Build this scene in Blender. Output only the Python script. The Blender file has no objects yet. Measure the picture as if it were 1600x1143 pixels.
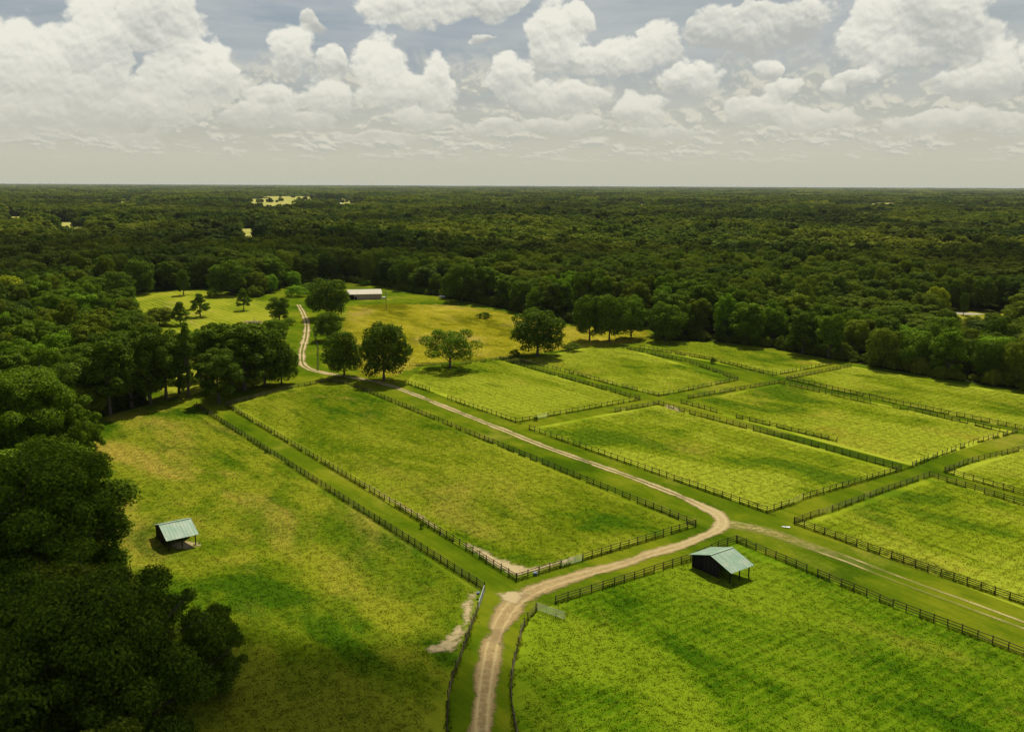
import bpy, math, random
import numpy as np
R = math.radians
random.seed(7)
sc = bpy.context.scene
LINK = sc.collection.objects.link

# ------------------------------------------------------------------ camera
CAMH = 70.0
FPX = 1397.0
PITCH = math.atan(283 / FPX)
ROLL = R(0.25)
cam = bpy.data.objects.new('camera', bpy.data.cameras.new('camera'))
LINK(cam)
cam.data.sensor_width = 36
cam.data.lens = FPX / 1600 * 36
cam.data.clip_end = 120000
cam.data.clip_start = 0.5
cam.location = (0, 0, CAMH)
from mathutils import Matrix, Vector
cam.rotation_euler = (Matrix.Rotation(math.pi / 2 - PITCH, 4, 'X') @ Matrix.Rotation(ROLL, 4, 'Z')).to_euler()
sc.camera = cam

def G(px, py, z=0.0):
    """survey point: photo pixel -> world point at height z"""
    x = (px - 800) / FPX; y = -(py - 571.5) / FPX
    c, s = math.cos(ROLL), math.sin(ROLL)
    x, y = x * c - y * s, x * s + y * c
    cp, sp = math.cos(PITCH), math.sin(PITCH)
    d = (x, cp + y * sp, -sp + y * cp)
    t = (z - CAMH) / d[2]
    return (d[0] * t, d[1] * t)

def PJ(X, Y, Z):
    cp, sp = math.cos(PITCH), math.sin(PITCH); Z -= CAMH
    dep = Y * cp - Z * sp; up = Y * sp + Z * cp
    x = X / dep; y = up / dep
    c, s = math.cos(-ROLL), math.sin(-ROLL)
    x, y = x * c - y * s, x * s + y * c
    return 800 + x * FPX, 571.5 - y * FPX, dep

DA = R(54.0)          # heading (ccw from +X) of paddock axis A = bearing -36
AX = (math.cos(R(126)), math.sin(R(126)))   # away, left
BX = (math.cos(R(35.7)), math.sin(R(35.7)))   # away, right

# ------------------------------------------------------------------ mesh helpers
class MB:
    def __init__(s): s.v = []; s.f = []; s.m = []
    def add(s, vs, fs, mi=0):
        o = len(s.v); s.v += [tuple(p) for p in vs]
        s.f += [tuple(o + i for i in f) for f in fs]; s.m += [mi] * len(fs)
    def box(s, c, d, rz=0, mi=0, ax=None):
        hx, hy, hz = d[0] / 2, d[1] / 2, d[2] / 2
        cr, sr = math.cos(rz), math.sin(rz)
        vs = []
        for z in (-hz, hz):
            for x, y in ((-hx, -hy), (hx, -hy), (hx, hy), (-hx, hy)):
                vs.append((c[0] + x * cr - y * sr, c[1] + x * sr + y * cr, c[2] + z))
        s.add(vs, [(0, 3, 2, 1), (4, 5, 6, 7), (0, 1, 5, 4), (1, 2, 6, 5), (2, 3, 7, 6), (3, 0, 4, 7)], mi)
    def beam(s, a, b, w, h, mi=0):
        a = Vector(a); b = Vector(b); d = (b - a).normalized()
        up = Vector((0, 0, 1)) if abs(d.z) < .95 else Vector((1, 0, 0))
        sd = d.cross(up).normalized() * w / 2; u = sd.cross(d).normalized() * h / 2
        vs = [p + q for p in (a, b) for q in (-sd - u, sd - u, sd + u, -sd + u)]
        s.add(vs, [(0, 1, 2, 3), (7, 6, 5, 4), (0, 4, 5, 1), (1, 5, 6, 2), (2, 6, 7, 3), (3, 7, 4, 0)], mi)
    def tube(s, pts, rad, n=7, mi=0, cap=True):
        pts = [Vector(p) for p in pts]; vs = []; k = len(pts)
        ref = Vector((0.31, 0.2, 0.93))
        for i, p in enumerate(pts):
            d = (pts[min(i + 1, k - 1)] - pts[max(i - 1, 0)]).normalized()
            r_ = ref if abs(d.dot(ref)) < .95 else Vector((1, 0, 0))
            a = d.cross(r_).normalized(); b = d.cross(a)
            for j in range(n):
                t = 2 * math.pi * j / n
                vs.append(p + (a * math.cos(t) + b * math.sin(t)) * rad[i])
        fs = [(i * n + j, i * n + (j + 1) % n, (i + 1) * n + (j + 1) % n, (i + 1) * n + j) for i in range(k - 1) for j in range(n)]
        if cap: fs += [tuple(range(n))[::-1], tuple((k - 1) * n + j for j in range(n))]
        s.add(vs, fs, mi)
    def mesh(s, name, mats):
        me = bpy.data.meshes.new(name); me.from_pydata(s.v, [], s.f)
        for m_ in (mats if isinstance(mats, (list, tuple)) else [mats]): me.materials.append(m_)
        if any(s.m): me.polygons.foreach_set('material_index', s.m)
        me.update(); return me
    def build(s, name, mats, parent=None, smooth=False):
        me = s.mesh(name, mats)
        if smooth: me.polygons.foreach_set('use_smooth', [True] * len(me.polygons))
        return ob(name, me, parent)

def ob(name, me, parent=None, loc=None):
    o = bpy.data.objects.new(name, me); LINK(o)
    if parent: o.parent = parent
    if loc: o.location = loc
    return o

def tag(o, label=None, cat=None, group=None, kind=None):
    if label: o['label'] = label
    if cat: o['category'] = cat
    if group: o['group'] = group
    if kind: o['kind'] = kind
    return o

def empty(name, loc, rz=0):
    o = bpy.data.objects.new(name, None); LINK(o); o.location = loc; o.rotation_euler = (0, 0, rz)
    o.empty_display_size = .5
    return o

def quads_mesh(name, V, nper, mat):
    """V: (N*nper,3) array -> N separate faces"""
    n = len(V) // nper
    me = bpy.data.meshes.new(name)
    me.vertices.add(len(V)); me.vertices.foreach_set('co', V.astype(np.float32).ravel())
    me.loops.add(len(V)); me.loops.foreach_set('vertex_index', np.arange(len(V), dtype=np.int32))
    me.polygons.add(n); me.polygons.foreach_set('loop_start', np.arange(0, len(V), nper, dtype=np.int32))
    me.materials.append(mat); me.update(calc_edges=True); me.validate()
    return me

# ------------------------------------------------------------------ node helpers
class NT:
    def __init__(s, nt): s.nt = nt; s.nt.nodes.clear()
    def n(s, t, **kw):
        x = s.nt.nodes.new(t)
        for k, v in kw.items(): setattr(x, k, v)
        return x
    def put(s, sock, v):
        if isinstance(v, S): s.nt.links.new(v.s, sock)
        elif isinstance(v, bpy.types.NodeSocket): s.nt.links.new(v, sock)
        else: sock.default_value = v
    def m(s, op, *a, clamp=False):
        x = s.n('ShaderNodeMath', operation=op); x.use_clamp = clamp
        for i, v in enumerate(a): s.put(x.inputs[i], v)
        return S(s, x.outputs[0])
    def vm(s, op, *a):
        x = s.n('ShaderNodeVectorMath', operation=op)
        for i, v in enumerate(a):
            s.put(x.inputs[i], v)
        return S(s, x.outputs[0])
    def comb(s, x, y, z=0.0):
        c = s.n('ShaderNodeCombineXYZ')
        for i, v in enumerate((x, y, z)): s.put(c.inputs[i], v)
        return S(s, c.outputs[0])
    def sep(s, v):
        c = s.n('ShaderNodeSeparateXYZ'); s.put(c.inputs[0], v)
        return [S(s, o) for o in c.outputs]
    def noise(s, v, scale, detail=4, rough=.55, dist=0.0):
        x = s.n('ShaderNodeTexNoise'); s.put(x.inputs['Vector'], v)
        x.inputs['Scale'].default_value = scale; x.inputs['Detail'].default_value = detail
        x.inputs['Roughness'].default_value = rough; x.inputs['Distortion'].default_value = dist
        return S(s, x.outputs[0])
    def voro(s, v, scale, detail=3, rough=.5, feature='F1', smooth=.3):
        x = s.n('ShaderNodeTexVoronoi', feature=feature); s.put(x.inputs['Vector'], v)
        x.inputs['Scale'].default_value = scale; x.inputs['Detail'].default_value = detail
        x.inputs['Roughness'].default_value = rough
        if feature == 'SMOOTH_F1': x.inputs['Smoothness'].default_value = smooth
        return S(s, x.outputs[0])
    def mix(s, f, a, b, mode='MIX'):
        x = s.n('ShaderNodeMix', data_type='RGBA', blend_type=mode)
        s.put(x.inputs[0], f)
        for i, v in ((6, a), (7, b)):
            if isinstance(v, (tuple, list)) and len(v) == 3: v = (*v, 1)
            s.put(x.inputs[i], v)
        return S(s, x.outputs[2])
    def smooth(s, v, a, b, c=0.0, d=1.0):
        x = s.n('ShaderNodeMapRange', interpolation_type='SMOOTHSTEP')
        s.put(x.inputs[0], v); s.put(x.inputs[1], a); s.put(x.inputs[2], b); s.put(x.inputs[3], c); s.put(x.inputs[4], d)
        return S(s, x.outputs[0])
class S:
    def __init__(s, g, so): s.g = g; s.s = so
    def __add__(s, o): return s.g.m('ADD', s, o)
    def __radd__(s, o): return s.g.m('ADD', o, s)
    def __sub__(s, o): return s.g.m('SUBTRACT', s, o)
    def __rsub__(s, o): return s.g.m('SUBTRACT', o, s)
    def __mul__(s, o): return s.g.m('MULTIPLY', s, o)
    def __rmul__(s, o): return s.g.m('MULTIPLY', o, s)
    def __truediv__(s, o): return s.g.m('DIVIDE', s, o)

def new_mat(name):
    m_ = bpy.data.materials.new(name); m_.use_nodes = True
    return m_, NT(m_.node_tree)

def principled(g, col, rough=.8, spec=.2, bump=None, bstr=.3, bdist=.1, metal=0.0):
    b = g.n('ShaderNodeBsdfPrincipled')
    g.put(b.inputs['Base Color'], (*col, 1) if isinstance(col, tuple) else col)
    g.put(b.inputs['Roughness'], rough); b.inputs['Specular IOR Level'].default_value = spec
    b.inputs['Metallic'].default_value = metal
    if bump is not None:
        bp = g.n('ShaderNodeBump'); g.put(bp.inputs['Height'], bump)
        bp.inputs['Strength'].default_value = bstr; bp.inputs['Distance'].default_value = bdist
        g.put(b.inputs['Normal'], bp.outputs[0])
    return b

def out(g, sh):
    o = g.n('ShaderNodeOutputMaterial'); g.put(o.inputs['Surface'], sh.outputs[0] if not isinstance(sh, S) else sh)

def pos(g): return S(g, g.n('ShaderNodeNewGeometry').outputs['Position'])

# ------------------------------------------------------------------ world
SUN_EL, SUN_BEAR = 56, 10
w = bpy.data.worlds.new('World'); sc.world = w; w.use_nodes = True
w.cycles.sampling_method = 'NONE'
g = NT(w.node_tree)
def sky_world():
    d = S(g, g.n('ShaderNodeTexCoord').outputs['Generated'])
    x, y, z = g.sep(d)
    DEG = 57.29578
    u = g.m('ARCTAN2', x, y) * DEG
    v = g.m('ARCSINE', z) * DEG
    K = math.degrees(1 / FPX)
    def uv(px, py):
        X = (px - 800) / FPX; Y = -(py - 571.5) / FPX
        c, s_ = math.cos(ROLL), math.sin(ROLL); X, Y = X * c - Y * s_, X * s_ + Y * c
        cp, sp = math.cos(PITCH), math.sin(PITCH)
        D = (X, cp + Y * sp, -sp + Y * cp); L = math.sqrt(sum(q * q for q in D))
        return math.degrees(math.atan2(D[0], D[1])), math.degrees(math.asin(D[2] / L))
    # domain warp: billows. finer towards the horizon
    vs_ = v * 1.25
    P0 = g.comb(u, vs_, 0.0)
    wn = g.n('ShaderNodeTexNoise'); g.put(wn.inputs['Vector'], P0); wn.inputs['Scale'].default_value = .5
    wn.inputs['Detail'].default_value = 3.5; wn.inputs['Roughness'].default_value = .5
    wx, wy, wz = g.sep(S(g, wn.outputs['Color']))
    uw = u + (wx - .5) * 2.2
    vw = v + (wy - .5) * 1.5
    # big cumulus: px, py, rx, ry up, ry down, brightness
    C = [(40, 95, 100, 60, 75, 1), (150, 70, 62, 85, 80, .93), (250, 30, 70, 60, 70, .88), (300, 125, 88, 70, 55, 1),
         (350, 120, 34, 60, 40, .96), (110, 160, 150, 60, 55, .86), (20, 190, 90, 35, 30, .8),
         (450, 88, 40, 50, 38, .9), (484, 36, 26, 20, 20, .72), (520, 95, 24, 26, 26, .88), (512, 150, 44, 40, 30, .95),
         (592, 110, 46, 62, 50, 1), (640, 145, 90, 36, 30, 1), (680, 115, 26, 34, 30, .97),
         (640, 10, 96, 60, 36, 1), (760, 0, 80, 50, 34, .97), (752, 61, 24, 7, 7, .75),
         (795, 122, 42, 44, 40, .95), (870, 60, 56, 60, 55, 1), (905, 25, 34, 26, 30, 1), (960, 88, 110, 34, 32, 1),
         (1035, 60, 40, 30, 40, .98), (1080, 125, 55, 36, 30, .92), (880, 150, 80, 34, 34, .9), (1000, 175, 52, 32, 22, .93),
         (1365, 62, 58, 56, 44, 1), (1400, 85, 54, 26, 22, .97), (1450, 10, 110, 40, 60, .82), (1500, 60, 60, 60, 40, .82),
         (1560, 110, 42, 52, 50, .95), (1520, 130, 60, 30, 30, .82), (1340, 124, 32, 22, 16, .9), (1308, 140, 22, 14, 14, .8),
         (1205, 108, 24, 20, 20, .88), (1225, 145, 40, 20, 16, .9), (1190, 172, 60, 26, 20, .86), (1270, 188, 70, 24, 20, .9),
         (1120, 45, 60, 36, 30, .80), (1180, 55, 60, 40, 34, .76), (1250, 30, 60, 34, 36, .78), (1160, 20, 90, 20, 20, .8),
         (1440, 190, 80, 18, 18, .88), (1510, 186, 50, 16, 16, .86), (1590, 200, 50, 20, 20, .8),
         (420, 165, 56, 40, 36, .86), (380, 180, 40, 30, 20, .8), (660, 185, 70, 16, 20, .82), (470, 190, 60, 18, 18, .8), (230, 178, 100, 24, 26, .82),
         (880, 195, 80, 18, 14, .78), (770, 200, 60, 16, 14, .78), (200, 212, 60, 12, 12, .78), (1040, 205, 70, 12, 12, .75), (600, 212, 80, 10, 12, .75), (40, 215, 60, 12, 12, .78),
         (-120, 90, 110, 70, 60, 1), (1720, 90, 110, 60, 60, .95), (1900, 130, 110, 60, 50, 1), (-330, 120, 130, 60, 50, .95)]
    mx = None; wt = None; wb = None; ws = None
    for (px, py, rx, ryu, ryd, br) in C:
        cu, cv = uv(px, py); ru, vu, vd = rx * K, ryu * K, ryd * K
        du = (uw - cu) * (1 / ru)
        dv0 = vw - cv
        dv = g.m('MAXIMUM', dv0 * (1 / vu), dv0 * (-1 / vd))
        r2 = du * du + dv * dv
        b = g.m('MAXIMUM', 1 - r2, -1.5)
        w_ = g.m('MAXIMUM', b + .35, 0.0)
        w_ = w_ * w_
        t = dv0 * (2 / (vu + vd))
        mx = b if mx is None else g.m('SMOOTH_MAX', mx, b, .25)
        wt = w_ * t if wt is None else g.m('MULTIPLY_ADD', w_, t, wt)
        wb = w_ * br if wb is None else g.m('MULTIPLY_ADD', w_, br, wb)
        ws = w_ if ws is None else ws + w_
    tt = wt / (ws + .02); bb = wb / (ws + .02)
    # billow detail and its relief towards the light (up, slightly right)
    def billow(px_, py_):
        Pn = g.comb(px_, py_ * 1.2, 0.0)
        a = g.voro(Pn, .70, 4.0, .48, 'F1')
        b = g.noise(Pn, 2.4, 6, .6)
        return 1 - a * 1.0 + (b - .5) * .34
    ub_ = u + (wx - .5) * .9; vb_ = v + (wy - .5) * .7
    n0 = billow(ub_, vb_); n1 = billow(ub_ + .07, vb_ + .22)
    relief = n0 - n1
    dens = mx + (n0 - .36) * .62
    mask = g.smooth(dens, -.06, .30)
    # small far cumulus rows near the horizon (flattened, finer)
    lv = g.m('LOGARITHM', g.m('MAXIMUM', v + .9, .3), 2.718)
    def puffs(du_, dl_):
        Pp = g.comb(u * .45 + (wx - .5) * .8 + du_, lv * 3.6 + (wy - .5) * .6 + dl_, 3.0)
        a = g.voro(Pp, 1.1, 3.5, .55, 'F1'); b = g.noise(Pp, .8, 6, .6)
        return (1 - a) * .38 + b * .62
    f0 = puffs(0.0, 0.0); f1 = puffs(.04, .14)
    band = g.smooth(v, .9, 2.4) * g.smooth(v, 9.0, 5.5)
    mfar = g.smooth(f0, .20, .42) * band * .85
    # general broken cloud for the sky outside the picture
    Pg = g.comb(x / (g.m('MAXIMUM', z, .02) + .15), y / (g.m('MAXIMUM', z, .02) + .15), 0.0)
    ng = g.noise(Pg, .9, 8, .58, .2)
    high = g.smooth(v, 12.5, 18)
    mg = g.smooth(ng, .50, .62) * high * .8
    # streaky thin high cloud behind
    Ps = g.comb(u * .09 + (wx - .5) * .25, v * .55, 7.0)
    ns = g.smooth(g.noise(Ps, 1.0, 6, .6, .3), .35, .68)
    # colours (x background strength 0.1)
    sky = g.n('ShaderNodeTexSky', sky_type='NISHITA')
    sky.sun_disc = False; sky.sun_elevation = R(SUN_EL); sky.sun_rotation = R(SUN_BEAR)
    sky.altitude = 70; sky.air_density = 1.0; sky.dust_density = 2.5; sky.ozone_density = 1.0
    base = g.mix(g.smooth(v, 11, 30), g.mix(.80, S(g, sky.outputs[0]), (2.75, 3.25, 3.6)), g.mix(.35, S(g, sky.outputs[0]), (.6, .8, 1.15)))
    right = g.smooth(u, -12, 14)
    base = g.mix(right * .45 * g.smooth(v, 16, 8), base, (4.6, 4.9, 4.6))
    base = g.mix(ns * .55 * g.smooth(v, 20, 12), base, (5.6, 5.8, 5.6))
    hz = g.smooth(v, 8.0, 1.0) * .92
    haze = (5.75, 5.6, 4.5)
    base = g.mix(hz, base, haze)
    lit = g.smooth(relief * .70 + tt * .75 + bb * 1.6 - 1.36 + g.m('MINIMUM', dens, .5) * -.25, -.70, .52)
    ccol = g.mix(lit, (4.6, 4.75, 4.45), (8.5, 8.35, 7.35))
    ccol = g.mix(g.smooth(v, 8.0, 2.5) * .60, ccol, (6.1, 6.0, 5.1))
    fl = g.smooth(f0 - f1, -.06, .08)
    fcol = g.mix(fl, (4.9, 5.0, 4.45), (6.9, 6.7, 5.6))
    gcol = g.mix(g.smooth(ng, .55, .75), (5.5, 5.5, 5.3), (3.2, 3.3, 3.3))
    col = g.mix(mfar, base, fcol)
    fade = g.smooth(v, 1.5, 4.8)
    col = g.mix(mask * (fade * .55 + .45) * g.smooth(v, 0.8, 2.6) * .96, col, ccol)
    col = g.mix(mg, col, gcol)
    # last degree: a little darker and greyer
    col = g.mix(g.smooth(v, 2.2, 0.0) * .85, col, (5.2, 5.2, 4.2))
    bg = g.n('ShaderNodeBackground'); g.put(bg.inputs[0], col); bg.inputs[1].default_value = .1
    # outside the part of the sky that carries the cumulus: plain sky with broken cloud (cheaper)
    bg2 = g.n('ShaderNodeBackground'); bg2.inputs[1].default_value = .1
    low = g.mix(g.smooth(v, 9.5, 1.2), g.mix(g.smooth(v, 11, 30), g.mix(.8, S(g, sky.outputs[0]), (2.75, 3.25, 3.6)), g.mix(.35, S(g, sky.outputs[0]), (.6, .8, 1.15))), haze)
    g.put(bg2.inputs[0], g.mix(mg, low, gcol))
    far = g.m('MAXIMUM', g.m('GREATER_THAN', v, 19.0), g.m('MAXIMUM', g.m('LESS_THAN', v, -0.6), g.m('GREATER_THAN', g.m('ABSOLUTE', u), 52.0)))
    ms = g.n('ShaderNodeMixShader'); g.put(ms.inputs[0], far); g.put(ms.inputs[1], bg.outputs[0]); g.put(ms.inputs[2], bg2.outputs[0])
    o = g.n('ShaderNodeOutputWorld'); g.put(o.inputs[0], ms.outputs[0])
sky_world()

sun = bpy.data.objects.new('sun', bpy.data.lights.new('sun', 'SUN')); LINK(sun)
sun.data.energy = 4.9; sun.data.angle = R(0.5); sun.data.color = (1, .93, .80)
el, be = R(SUN_EL), R(SUN_BEAR)
sd = Vector((math.sin(be) * math.cos(el), math.cos(be) * math.cos(el), math.sin(el)))
sun.rotation_euler = sd.to_track_quat('Z', 'Y').to_euler()
sc.view_settings.view_transform = 'Standard'; sc.view_settings.look = 'None'
sc.view_settings.exposure = 0; sc.view_settings.gamma = 1
c_ = sc.cycles
c_.max_bounces = 6; c_.diffuse_bounces = 2; c_.glossy_bounces = 2; c_.transmission_bounces = 3
c_.transparent_max_bounces = 8; c_.volume_bounces = 0; c_.use_denoising = True; c_.denoising_prefilter = 'NONE'
c_.sample_clamp_indirect = 0.6; c_.caustics_reflective = False; c_.caustics_refractive = False
# ------------------------------------------------------------------ materials
def rotpos(g, p, ang):
    x, y, z = g.sep(p); c, s_ = math.cos(ang), math.sin(ang)
    return x * c + y * s_, y * c - x * s_      # along, across
ANG_A = R(125.7)

def grass_nodes(g, p, cols, patch=.5, stripe=0.0, scale=1.0, dry=None, dryamt=0.0, seed=0.0, weeds=.0, mow=0.0, dry_y=None):
    """cols = (dark, mid, light); returns colour, height"""
    al, ac = rotpos(g, p, ANG_A)
    pa = g.comb(al * .55 + seed * 13.1, ac + seed * 7.7, seed)
    n1 = g.noise(pa, .035 * scale, 3, .6, .6)          # large drifts
    n2 = g.noise(pa, .22 * scale, 4, .62, .4)          # metres
    n3 = g.noise(g.comb(al, ac * .5, seed + 5), 2.1 * scale, 4, .7)   # tufts
    mixf = (n1 - .5) * (.6 + patch * 1.7) + (n2 - .5) * .70 + (n3 - .5) * .27 + .29
    if stripe:
        st = g.m('SINE', ac * (2 * math.pi / 3.4) + (n2 - .5) * 1.2) * (stripe if stripe > .12 else 0.0)
        fine = g.noise(g.comb(al * .04, ac * 1.3, 2.0), 1.0, 3, .6) - .5
        mixf = mixf + st + fine * stripe * 3.0
    col = g.mix(g.smooth(mixf, .0, .24), cols[0], cols[1])
    col = g.mix(g.smooth(mixf, .20, .52), col, cols[2])
    if dry:
        nd = g.noise(g.comb(al * .6, ac, seed + 21), .045, 6, .6, .8)
        dm = g.smooth(nd + (n3 - .5) * .22, .66 - dryamt, .90 - dryamt) * .85
        if dry_y: dm = dm * (g.smooth(g.sep(p)[1] + (n1 - .5) * 60, dry_y[0], dry_y[1]) * .92 + .08)
        col = g.mix(dm, col, dry)
    if weeds:
        nw = g.noise(g.comb(al * .5, ac, seed + 33), .085, 6, .65, .5)
        col = g.mix(g.smooth(nw + (n3 - .5) * .12, .56, .70) * weeds, col, (.040, .085, .004))
    if mow:
        q = g.m('SINE', al * (2 * math.pi / 1.9) + (n2 - .5) * 2.2) * g.smooth(n1, .36, .50)
        col = g.mix(g.smooth(q, -.2, 1.0) * mow, col, cols[2])
    h = n3 * .6 + n2 * .4
    return col, h

def grass_mat(name, cols, rough=.9, bstr=.28, bdist=.3, **kw):
    m_, g = new_mat(name)
    col, h = grass_nodes(g, pos(g), cols, **kw)
    out(g, principled(g, col, 1.0, .0, h, bstr, bdist)); return m_

def blade_mat(name, cols, **kw):
    m_, g = new_mat(name)
    col, h = grass_nodes(g, pos(g), cols, **kw)
    isl = S(g, g.n('ShaderNodeNewGeometry').outputs['Random Per Island'])
    col = g.mix(g.smooth(isl, .0, 1.0), g.mix(1.0, col, (1.3, 1.3, 1.2), 'MULTIPLY'), g.mix(1.0, col, (1.7, 1.6, 1.7), 'MULTIPLY'))
    d = g.n('ShaderNodeBsdfDiffuse'); g.put(d.inputs[0], col)
    t = g.n('ShaderNodeBsdfTranslucent'); g.put(t.inputs[0], col)
    mx = g.n('ShaderNodeMixShader'); mx.inputs[0].default_value = .5
    g.put(mx.inputs[1], d.outputs[0]); g.put(mx.inputs[2], t.outputs[0]); out(g, mx); return m_

M = {}
G_LANE = ((.042, .080, .002), (.076, .120, .003), (.15, .175, .007))
def soft_mat(name, pal, **kw):
    def fn(g):
        ex, n = soft_edge(g); nl = g.noise(pos(g), .12, 5, .65)
        col, h = grass_nodes(g, pos(g), PAL[pal], **kw)
        return g.smooth(ex * .10 + (nl - .5) * 2.2, .15, .75), principled(g, col, 1.0, .0, h, .5, .3)
    return overlay_mat(name, fn)
M['lane'] = grass_mat('lane_grass', G_LANE, stripe=.10, dry=(.27, .25, .03), dryamt=.13, bstr=.35, bdist=.2)
M['floor'] = grass_mat('forest_floor', ((.012, .02, .004), (.03, .042, .008), (.06, .065, .012)))
PAL = {
 'west': ((.048, .105, .003), (.112, .165, .005), (.21, .235, .012)),
 'centre': ((.055, .118, .003), (.130, .178, .005), (.22, .25, .013)),
 'mid': ((.090, .155, .005), (.185, .240, .008), (.29, .335, .022)),
 'south': ((.036, .095, .002), (.084, .158, .003), (.165, .235, .008)),
 'meadow': ((.19, .20, .006), (.35, .335, .018), (.48, .43, .05)),
 'lawn': ((.10, .14, .006), (.18, .215, .010), (.26, .27, .02)),
}
def soft_edge(g, rag=.9):
    """0 at the rim of a sheet (uv = distance from the edge, metres in x) 1 inside, ragged"""
    uv = S(g, g.n('ShaderNodeUVMap').outputs[0])
    ex, ey, _ = g.sep(uv)
    n = g.noise(pos(g), .9, 4, .6)
    return ex, n

def overlay_mat(name, fn):
    """sheet material that lets the grass below show where fn's mask is 0"""
    m_, g = new_mat(name)
    mask, sh = fn(g)
    t = g.n('ShaderNodeBsdfTransparent'); mx = g.n('ShaderNodeMixShader')
    g.put(mx.inputs[0], mask); g.put(mx.inputs[1], t.outputs[0]); g.put(mx.inputs[2], sh.outputs[0])
    out(g, mx); return m_

def road_fn(g):
    uv = S(g, g.n('ShaderNodeUVMap').outputs[0])
    x, y, _ = g.sep(uv)           # x: -1..1 across full ribbon (dirt = |x|<.6), y: metres along
    p = pos(g)
    n = g.noise(p, .8, 5, .65); nf = g.noise(p, 4.0, 4, .7); nl = g.noise(p, .12, 3, .5)
    a = g.m('ABSOLUTE', x)
    edge = g.smooth(a + (n - .5) * .85 + (nf - .5) * .35 + (nl - .5) * 1.1, .82, .44)
    # grass crown between the wheel tracks, stronger beyond the bend
    crown_on = g.smooth(y, 118, 150) * .9 + g.smooth(y, 75, 0) * .22
    crown = g.smooth(a + (n - .5) * .35, .26, .10) * crown_on * g.smooth(nl + nf * .3, .38, .66)
    holes = g.smooth(nl * .5 + n * .5, .56, .64) * g.smooth(a, .1, .5) * .75
    mask = edge * (1 - crown) * (1 - holes)
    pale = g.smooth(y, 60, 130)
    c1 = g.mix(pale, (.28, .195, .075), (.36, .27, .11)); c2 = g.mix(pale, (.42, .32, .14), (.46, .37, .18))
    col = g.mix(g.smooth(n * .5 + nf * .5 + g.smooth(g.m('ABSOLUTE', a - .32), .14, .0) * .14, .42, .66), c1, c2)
    col = g.mix(g.smooth(nl, .56, .70) * .5, col, (.22, .15, .07))
    return g.m('MAXIMUM', mask, 0.0), principled(g, col, .95, .1, nf, .5, .06)
M['road'] = overlay_mat('dirt_road', road_fn)

def faint_fn(g):
    uv = S(g, g.n('ShaderNodeUVMap').outputs[0])
    x, y, _ = g.sep(uv); p = pos(g)
    n = g.noise(p, .7, 5, .65); nl = g.noise(g.comb(y * .045, x * .4, 4.0), 1.0, 3, .6); nf = g.noise(p, 4.0, 3, .7)
    rut = g.smooth(g.m('ABSOLUTE', g.m('ABSOLUTE', x) - .5) + (n - .5) * .16, .20, .06)
    near = g.smooth(y, 38, 6) * g.smooth(g.m('ABSOLUTE', x), 1.0, .3)
    mask = g.m('MAXIMUM', rut * g.smooth(nl, .40, .60) * .95, near * g.smooth(n, .3, .6) * .8)
    mask = g.m('MAXIMUM', mask, rut * .28)
    col = g.mix(g.smooth(nf * .5 + nl * .6, .45, .75), (.30, .25, .06), (.58, .48, .24))
    return mask, principled(g, col, .95, .1, nf, .4, .05)
M['faint'] = overlay_mat('worn_wheel_tracks', faint_fn)

def soil_fn(g):
    ex, _ = soft_edge(g); p = pos(g)
    n = g.noise(p, .55, 6, .68, .5); nf = g.noise(p, 3.5, 4, .7)
    mask = g.smooth(ex * .6 + (n - .5) * 2.6, .05, .85)
    col = g.mix(nf, (.33, .25, .11), (.52, .42, .22))
    return mask, principled(g, col, .95, .1, nf, .5, .06)
M['soil'] = overlay_mat('bare_sandy_soil', soil_fn)

def leaf_mat(name, base, lite, use_obj_color=False, transl=.25, tonevar=.5):
    m_, g = new_mat(name)
    isl = S(g, g.n('ShaderNodeNewGeometry').outputs['Random Per Island'])
    oi = g.n('ShaderNodeObjectInfo')
    rnd = S(g, oi.outputs['Random'])
    n = g.noise(S(g, g.n('ShaderNodeTexCoord').outputs['Object']), .35, 3, .6)
    col = g.mix(g.smooth(isl * .9 + n * .8, .35, 1.35), base, lite)
    if use_obj_color:
        col = g.mix(1.0, col, S(g, oi.outputs['Color']), 'MULTIPLY')
    else:
        col = g.mix(g.smooth(rnd, .50, .95) * tonevar, col, (.22, .24, .015))
        col = g.mix(g.smooth(rnd, .20, .0) * tonevar, col, (.022, .05, .012))
        # broad drifts of tone through the wood
        nb = g.noise(S(g, oi.outputs['Location']), .0035, 5, .65)
        col = g.mix(g.smooth(nb, .48, .60) * .7, col, (.27, .28, .018))
        nd = g.noise(g.vm('ADD', S(g, oi.outputs['Location']), (900.0, 300.0, 0.0)), .0025, 5, .65)
        col = g.mix(g.smooth(nd, .46, .58) * .72, col, (.022, .046, .006))
    d = g.n('ShaderNodeBsdfDiffuse'); g.put(d.inputs[0], col)
    t = g.n('ShaderNodeBsdfTranslucent'); g.put(t.inputs[0], g.mix(1.0, col, (1.1, 1.25, .5), 'MULTIPLY'))
    gl = g.n('ShaderNodeBsdfGlossy'); gl.inputs['Roughness'].default_value = .55; gl.inputs[0].default_value = (.5, .5, .42, 1)
    m1 = g.n('ShaderNodeMixShader'); m1.inputs[0].default_value = transl
    g.put(m1.inputs[1], d.outputs[0]); g.put(m1.inputs[2], t.outputs[0])
    m2 = g.n('ShaderNodeMixShader'); m2.inputs[0].default_value = .008
    g.put(m2.inputs[1], m1.outputs[0]); g.put(m2.inputs[2], gl.outputs[0])
    out(g, m2); return m_
M['leaf'] = leaf_mat('tree_leaves', (.036, .072, .004), (.170, .235, .012))
M['leaf_own'] = leaf_mat('tree_leaves_own_tone', (.038, .070, .004), (.155, .21, .010), True)

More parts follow.
